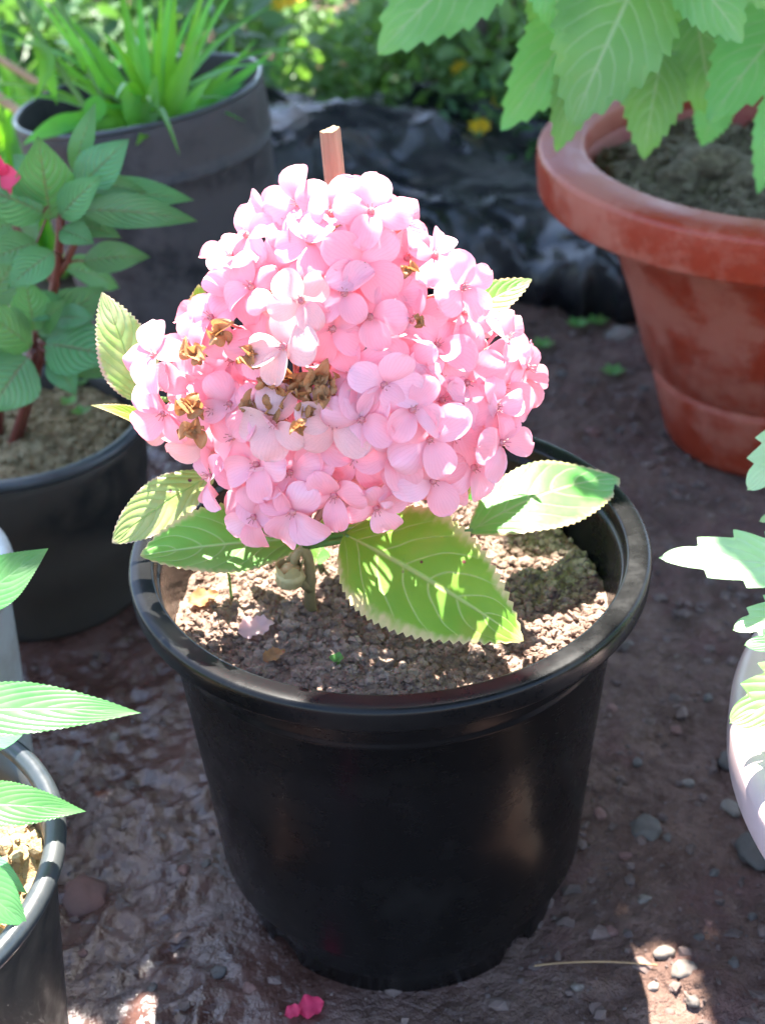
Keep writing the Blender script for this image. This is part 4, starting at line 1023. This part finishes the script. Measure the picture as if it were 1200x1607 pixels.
def bush(label, cx, cy, rad, h, n, size, mat, seed, group=None, flowers=(), zb=None, name='leafy_plant'):
    rg = np.random.default_rng(seed); z0 = gz(cx, cy) if zb is None else zb
    t = thing(name, label, 'plant', (cx, cy, z0), group)
    o0 = np.array([cx, cy, z0]); mb = MB()
    tips = []
    for k in range(9):
        th = rg.uniform(0, 6.28); q = rg.uniform(.2, .8)
        tip = o0+np.array([rad*q*math.cos(th), rad*q*math.sin(th), h*rg.uniform(.5, .95)]); tips.append(tip)
        tv, tf, tu = tube(bez([o0+[0, 0, -.01], o0*.6+tip*.4+[0, 0, h*.25], tip], 7)-o0, np.linspace(.0035, .0015, 7), 5); mb.add(tv, tf, tu)
    link('stem', mb.mesh('stem'), t, M['brown_stem'])
    mb = MB()
    for tip in tips:
        leaf_cloud(mb, tip-o0+[0, 0, -h*.2], (rad*.55, rad*.55, h*.45), n//9, size, rg)
    leaf_cloud(mb, np.array([0, 0, h*.1]), (rad*1.0, rad*1.0, h*.5), n//4, size, rg)
    f_ = link('foliage', mb.mesh('foliage'), t, mat); f_['kind'] = 'stuff'
    for P in flowers:
        o = daisy(t, P, .017, np.array([0, -.7, .7])+rng.normal(0, .2, 3), M['yellow_petal'])
        part_tube('flower_stalk', t, bez([np.array([P[0], P[1]+.02, max(z0, P[2]-.09)]), P+[0, .02, -.03], P], 6), .0012, M['green_stem'], 5)
    return t
YF = [(722, 112, 1.30), (752, 201, 1.18), (687, 46, 1.50), (788, 157, 1.25), (440, 4, 1.62), (413, 20, 1.55), (470, -6, 1.6), (455, 2, 1.45)]
yf = [ony(*q) for q in YF]
GB = 'creeping plants behind the plastic sheet'
bush('creeping plant with yellow flowers behind the black plastic sheet', .12, 1.42, .24, .22, 1100, .030, M['small_leaf'], 101, None, yf[0:3])
bush('low creeper with one yellow flower spilling onto the black plastic sheet', .24, 1.26, .16, .16, 520, .026, M['small_leaf2'], 102, None, yf[3:4])
bush('small leaved plant with yellow flowers behind the wooden stake', -.13, 1.58, .22, .24, 1000, .029, M['small_leaf'], 103, None, yf[4:8])
bush('small leaved creeper beside the tall leaning pot', -.06, 1.22, .16, .13, 600, .026, M['small_leaf'], 104)
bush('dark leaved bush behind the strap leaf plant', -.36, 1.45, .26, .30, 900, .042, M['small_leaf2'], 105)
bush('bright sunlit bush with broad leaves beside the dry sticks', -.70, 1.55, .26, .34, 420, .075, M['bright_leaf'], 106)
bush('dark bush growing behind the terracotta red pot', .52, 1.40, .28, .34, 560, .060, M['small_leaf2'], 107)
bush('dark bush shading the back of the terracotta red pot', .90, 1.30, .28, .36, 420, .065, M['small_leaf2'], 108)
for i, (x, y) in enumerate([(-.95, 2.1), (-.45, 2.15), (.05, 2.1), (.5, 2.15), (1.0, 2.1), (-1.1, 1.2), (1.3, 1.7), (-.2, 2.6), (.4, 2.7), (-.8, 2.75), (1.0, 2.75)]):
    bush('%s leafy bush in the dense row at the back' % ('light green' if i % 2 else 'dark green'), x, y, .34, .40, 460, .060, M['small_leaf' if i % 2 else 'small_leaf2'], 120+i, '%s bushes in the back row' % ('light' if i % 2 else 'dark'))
for i, (px, py, y, n, hh, lb) in enumerate([(40, 140, 1.05, 22, .26, 'tall grassy plant with long arching blades behind the dry sticks'), (150, 60, 1.20, 24, .26, 'grassy clump with narrow bright blades behind the tall leaning pot'), (-40, 60, 1.25, 22, .30, 'grassy clump with broad pale blades beside the sunlit bush'), (330, 30, 1.35, 20, .22, 'grassy clump with upright blades near the yellow flowers')]):
    P = ony(px, py, y); P = np.array([P[0], P[1], gz(P[0], P[1])]); t = thing('grass_clump', lb, 'grass', tuple(P)); rg2 = np.random.default_rng(300+i)
    for k in range(n):
        th = rg2.uniform(0, 6.28); d = np.array([math.cos(th), math.sin(th), 0]); L = hh*rg2.uniform(.6, 1.25); sp_ = rg2.uniform(.15, .75)
        leaf(t, M[['strap_leaf', 'bright_leaf'][k % 2]], P+d*.012, P+d*L*sp_+[0, 0, L*rg2.uniform(.7, 1.05)], .016+.010*rg2.uniform(), face=.3, kind='strap', teeth=0, nt=16, nu=5, fold=.25, bend=.10, droop=.0, name='blade', tiltN=d*.4)
# dark woody stems rising between the bushes
for i, (px, py, y, px2, py2) in enumerate([(755, 190, 1.35, 745, -40), (790, 180, 1.45, 800, -40)]):
    B = ony(px, py, y); B = np.array([B[0], B[1], gz(B[0], B[1])-.01]); T = ony(px2, py2, y+.03)+np.array([0, 0, .10])
    t = thing('shrub', ['dark woody stemmed shrub behind the black plastic sheet', 'slender grey stemmed shrub beside the dark woody one'][i], 'shrub', tuple(B))
    part_tube('trunk', t, bez([B, (B+T)/2+[.01, 0, 0], T], 10), np.linspace(.013-.005*i, .009-.003*i, 10), M['bark'])
    mb = MB(); leaf_cloud(mb, T-B+[0, .05, .02], (.16, .16, .14), 120, .07, np.random.default_rng(900+i)); f_ = link('crown', mb.mesh('crown'), t, M['small_leaf2']); f_['kind'] = 'stuff'

# ================================================================== small things on the ground and in the pot
def stone(px, py, wpx, hq, mat, label, seed, group=None, sq=(1, .8, .55), z=None):
    P = onz(px, py, 0); s = wpx*px_m(P)/2
    V, F = pebble(ICO2, seed, .34, sq)
    V = V*(1+.10*fbm(V[:, 0]*4+seed, V[:, 1]*4, V[:, 2]*4, oct=2))[:, None]; o = link('stone', mesh('stone', V*s, F), None, mat); o.location = (P[0], P[1], gz(P[0], P[1])+s*sq[2]*hq); o.rotation_euler = (0, 0, seed*1.3)
    return tag(o, label, 'stone', group)
stone(972, 540, 46, .5, M['stone'], 'pale rounded stone beside the base of the terracotta red pot', 1)
stone(1145, 1274, 34, .5, M['stone'], 'small smooth grey stone below the pale pink bowl pot', 2)
stone(1190, 1338, 76, .0, M['stone_grey'], 'flat greenish grey stone half sunk below the pale pink bowl pot', 3)
stone(1072, 1532, 34, .5, M['stone'], 'rounded pale pebble lying in the patch of sunlight', 4, sq=(1, 1.1, .6))
stone(1040, 1500, 36, .4, M['stone'], 'angular pale pebble at the tip of the sunlit patch', 5)
stone(1015, 1310, 56, .0, M['stone_grey'], 'flat brown grey stone sunk in earth right of the black pot', 6)
stone(955, 1466, 24, .5, M['stone_red'], 'small reddish pebble near the sunlit patch', 7)
stone(1142, 1195, 40, .35, M['stone_grey'], 'grey stone close under the rim of the pale pink bowl pot', 8)
stone(135, 1408, 80, -.1, M['stone_red'], 'flat reddish stone in the wet mud by the worn rim pot', 9)
stone(342, 1532, 30, .4, M['stone_grey'], 'pale wet pebble in the mud in front of the black pot', 10)
stone(580, 500, 30, .4, M['stone'], 'stone at the foot of the black plastic sheet', 12)
for i, (px, py, w) in enumerate([(1180, 1440, 18), (1110, 1455, 16), (1095, 1478, 20), (940, 1290, 22), (1080, 1230, 20), (1000, 1200, 20), (1060, 1150, 18), (1120, 1370, 18), (960, 1120, 20), (1010, 1420, 20), (1150, 1520, 22), (290, 1375, 22), (325, 1360, 16), (130, 1500, 18),
                                 (905, 1560, 20), (880, 600, 20), (930, 690, 24), (1010, 620, 20), (1060, 780, 18), (985, 1010, 20), (1045, 1330, 16), (980, 1350, 18), (1110, 1100, 18), (1160, 1400, 14), (1025, 1555, 22), (1085, 1580, 24), (1050, 1590, 18), (240, 1560, 20), (390, 1560, 22), (180, 1160, 18)]):
    mk = ['stone_grey', 'stone_red', 'stone_grey', 'stone_red', 'stone'][i % 5]; cn = {'stone_grey': 'grey', 'stone_red': 'reddish', 'stone': 'tan'}[mk]
    wh = 'in the wet mud left of the black pot' if px < 420 else ('between the black pot and the terracotta red pot' if py < 800 else 'in the earth between the black pot and the pale pink pot')
    stone(px, py, w, .12, M[mk], 'small %s pebble %s' % (cn, wh), 20+i, '%s pebbles %s' % (cn, wh), (1, .8, .6))
for i, (px, py) in enumerate([(905, 532), (935, 522), (850, 560), (960, 600)]):
    P = onz(px, py, 0); P[2] = gz(P[0], P[1]); t = thing('weed', 'tiny green weed on the bare earth by the terracotta red pot', 'weed', tuple(P), 'weeds by the terracotta red pot')
    for k in range(6):
        th = k*1.05+i; leaf(t, M['bright_leaf'], P+[0, 0, .003], P+np.array([math.cos(th)*.014, math.sin(th)*.014, .010]), .008, face=.2, kind='elliptic', teeth=0, nu=5)
# fine gravel and crumbs
mb = MB(); rg = np.random.default_rng(5); var = [pebble(ICO0, s_, .7, (1, 1, .7)) for s_ in range(12)]
N_ = 15000; qx = rg.uniform(-.55, .6, N_); qy = rg.uniform(-.28, .9, N_); keep = rg.uniform(0, 1, N_) < np.clip(.25+qx*2.2, .12, 1)
qx, qy = qx[keep], qy[keep]; qz = ground_h(qx[None], qy[None])[0]
for x, y, z in zip(qx, qy, qz):
    v, f = var[int(rg.integers(12))]; s_ = .0010+.0052*rg.uniform()**5; a = rg.uniform(0, 6.28); c_, n_ = math.cos(a), math.sin(a)
    w = v*s_*[1, rg.uniform(.7, 1.2), 1]; mb.add(np.stack([w[:, 0]*c_-w[:, 1]*n_, w[:, 0]*n_+w[:, 1]*c_, w[:, 2]], -1)+[x, y, z+s_*.2], f)
gr = link('gravel', mb.mesh('gravel', False), None, plain_mat('gravel', (.15, .10, .085), (.065, .045, .038), .8, 60)); tag(gr, 'fine gravel and earth crumbs scattered over the ground', 'gravel', None, 'stuff')
# fallen red petal scraps
for i, (px, py, s_, lb) in enumerate([(486, 1583, .010, 'crimson petal scrap on the wet mud in front of the black pot'), (460, 1592, .006, 'smaller crimson petal scrap beside the first on the mud')]):
    P = onz(px, py, .004); P[2] = gz(P[0], P[1])+.003
    V, F, U = leaf_mesh('p', P-[s_*.9, 0, 0], P+[s_*.9, .004, .002], s_*1.5, (0, -.2, 1), kind='elliptic', teeth=0, nu=7, fold=.15, wave=.12, seed=i)
    tag(link('fallen_petal', mesh('fallen_petal', V, F, U), None, M['red_petal']), lb, 'petal')
# straw on the ground right of the pot
A, B = onz(838, 1514, .004), onz(1030, 1520, .004)
A[2] = gz(A[0], A[1])+.002; B[2] = gz(B[0], B[1])+.003
tv, tf, tu = tube(bez([A, (A+B)/2+[0, .001, .006], B], 14), .0006, 6)
tag(link('straw', mesh('straw', tv, tf, tu), None, M['bamboo']), 'thin dry straw lying on the earth right of the black pot', 'straw')
# in the pot: dry leaf bits, pale chips, seedlings
for i, (px, py, s_, lb, mt) in enumerate([(322, 938, .010, 'dry tan leaf scrap on soil beside the pale seedling', 'withered'), (405, 985, .012, 'pale curled leaf scrap on soil left of the stem', 'petal_pale'), (432, 1028, .007, 'orange brown dry leaf scrap in the shaded soil', 'withered')]):
    P = onz(px, py, .232); P[2] = soil_h(P[0], P[1])+.004
    V, F, U = leaf_mesh('p', P-[s_, .002, 0], P+[s_*.8, .004, .002], s_*1.3, (0, -.3, 1), kind='ovate', teeth=6, tooth=.1, nu=7, fold=.3, wave=.10, seed=i)
    tag(link('leaf_scrap', mesh('leaf_scrap', V, F, U), None, M[mt]), lb, 'leaf scrap')
for i, (px, py, s_, lb, mt, hgt, fl_) in enumerate([(752, 812, .020, 'green seedling with an oval leaf behind the broad hydrangea leaf', 'bright_leaf', .016, 1), (500, 895, .015, 'green seedling with round leaves behind the hydrangea stem', 'bright_leaf', .008, 0),
                                                   (362, 935, .024, 'pale yellow seedling under the left hydrangea leaf', 'hyd_leaf_pale', .022, 0), (530, 1040, .007, 'tiny weed sprouting in the shaded front soil', 'bright_leaf', .004, 0), (690, 720, .012, 'tiny seedling at the back of the black pot', 'bright_leaf', .01, 0)]):
    P = onz(px, py, .230); P[2] = soil_h(P[0], P[1]); t = thing('seedling', lb, 'seedling', tuple(P))
    part_tube('stem', t, bez([P-[0, 0, .004], P+[.001, 0, hgt*.6], P+[.0, 0, hgt]], 6), .0009, M['green_stem'], 6)
    for k in range(3):
        th = k*2.1+.4+i; d = np.array([math.cos(th)*.7, math.sin(th)*.5, .35+.5*fl_])
        leaf(t, M[mt], P+[0, 0, hgt], P+[0, 0, hgt]+d*s_, s_*.75, face=.5, kind='ovate', teeth=0, nu=7, fold=.12)

# ================================================================== unseen shade caster, added: crown openings shaped to place the sunlight
tr = thing('tree', 'broad leaved shade tree whose crown overhangs the pots', 'tree', (1.55, 2.9, 0))
t0 = np.array([1.55, 2.9, 0])
def g2(P): return np.asarray(P)[:2]-sun_dir[:2]*np.asarray(P)[2]/sun_dir[2]      # where the sun throws a point's shadow on the ground
SPOTS = [((.160, -.121), .016), ((.148, -.102), .008), ((.163, -.092), .006), ((-.208, -.126), .008)]       # small openings cut to place flecks of sun on the ground
GAPS = [((.0, -.122), .140), ((-.02, -.212), .080), ((-.150, -.142), .026), ((-.29, -.26), .105), ((-.19, -.22), .040), ((.36, -.20), .155),  # openings shaped so the sun lands on flower, pots and back plants
        ((-.95, 1.35), .20), ((-.75, 1.6), .12), ((-.36, 1.28), .13), ((-.10, 1.52), .07), ((.12, 1.38), .04), ((.55, 1.35), .06), ((-.45, -.90), .48), ((-.24, -.66), .20)]
for q in [(1100, 880, -.03, .030), (1180, 890, -.025, .040), (1190, 720, .05, .02), (1180, 1100, -.11, .05), (1180, 990, -.06, .04), (100, 1110, -.125, .035), (180, 1110, -.12, .03), (60, 1265, -.165, .04), (10, 1240, -.17, .04)]:
    GAPS.append((tuple(g2(ony(*q[:3]))), q[3]))
GC = np.array([q[0] for q in GAPS]); GR = np.array([q[1] for q in GAPS])
rg = np.random.default_rng(77)
mb = MB()
def tree_leaf(g0, zz, L):
    P = np.array([*(g0+sun_dir[:2]*zz/sun_dir[2]), zz])
    ax_ = nrm([rg.normal(), rg.normal(), -.25]); N = nrm(sun_dir*.8+rg.normal(0, .20, 3))
    S = nrm(np.cross(ax_, N)); ax_ = np.cross(N, S); w = L*.34
    B = P-ax_*L*.5
    V = [B, B+ax_*L*.3+S*w+N*w*.2, B+ax_*L*.33, B+ax_*L*.3-S*w+N*w*.2, B+ax_*L*.7+S*w*.75, B+ax_*L*.7-N*L*.02, B+ax_*L*.7-S*w*.75, B+ax_*L-N*L*.08]
    mb.add(np.array(V)-t0, [(0, 1, 2), (0, 2, 3), (1, 4, 5, 2), (2, 5, 6, 3), (4, 7, 5), (5, 7, 6)], [(.5, 0), (1, .3), (.5, .3), (0, .3), (1, .7), (.5, .7), (0, .7), (.5, 1)])
QC = np.array([q[0] for q in SPOTS]); QR = np.array([q[1] for q in SPOTS])
def clear(g0):
    c1 = float((np.sqrt(((QC-g0)**2).sum(1))-QR).min())
    if g0[1] > -.09 and g0[0] > .112 and g0[0] < .25: return c1
    if g0[1] > -.15 and (.150 < g0[0] < .25 or -.27 < g0[0] < -.185): return c1     # visible ground kept shaded except for the flecks
    if g0[1] < (-.292 if abs(g0[0]+.02) < .085 else -.262) and abs(g0[0]) < .14: return c1                                # leaves added to keep the pot's front rim shaded
    return min(c1, float((np.sqrt(((GC-g0)**2).sum(1))-GR).min()))
for gxx in np.arange(-.41, 1.0, .072):
    for gyy in np.arange(-.95, 1.7, .072):
        for lay in range(4):
            g0 = np.array([gxx, gyy])+rg.uniform(-.045, .045, 2); L = rg.uniform(.12, .17)
            if clear(g0) > L*.46: tree_leaf(g0, 1.15+.12*lay+rg.uniform(-.05, .05), L)
def fine(step, lo, hi, l0, l1, layers, x0=-.46, x1=.8):   # smaller leaves round the openings
    for gxx in np.arange(x0, x1, step):
        for gyy in np.arange(-.7, .35, step):
            g0 = np.array([gxx, gyy])+rg.uniform(-.4, .4, 2)*step
            c_ = clear(g0)
            for lay in range(layers):
                L = rg.uniform(l0, l1)
                if max(lo, L*.44) < c_ < hi: tree_leaf(g0, 1.08+.04*lay+rg.uniform(-.015, .015), L)
fine(.028, .018, .11, .040, .058, 3)
fine(.0125, .008, .032, .020, .026, 2, -.3, .3)
link('crown', mb.mesh('crown'), tr, M['tree_leaf'])
part_tube('trunk', tr, bez([t0-[0, 0, .05], t0+[-.05, .02, .7], t0+[-.12, -.1, 1.35]], 12), np.linspace(.085, .06, 12), M['bark'], 14)
for k, (x, y) in enumerate([(-1.2, 1.0), (-.7, 2.3), (.1, 1.4), (.9, .7), (-.2, 2.9), (1.3, 1.9)]):
    E_ = np.array([x, y, 1.5]); part_tube('branch', tr, bez([t0+[-.10, -.08, 1.25], (t0+E_)/2+[0, 0, 1.1], E_], 12), np.linspace(.04, .008, 12), M['bark'], 9)
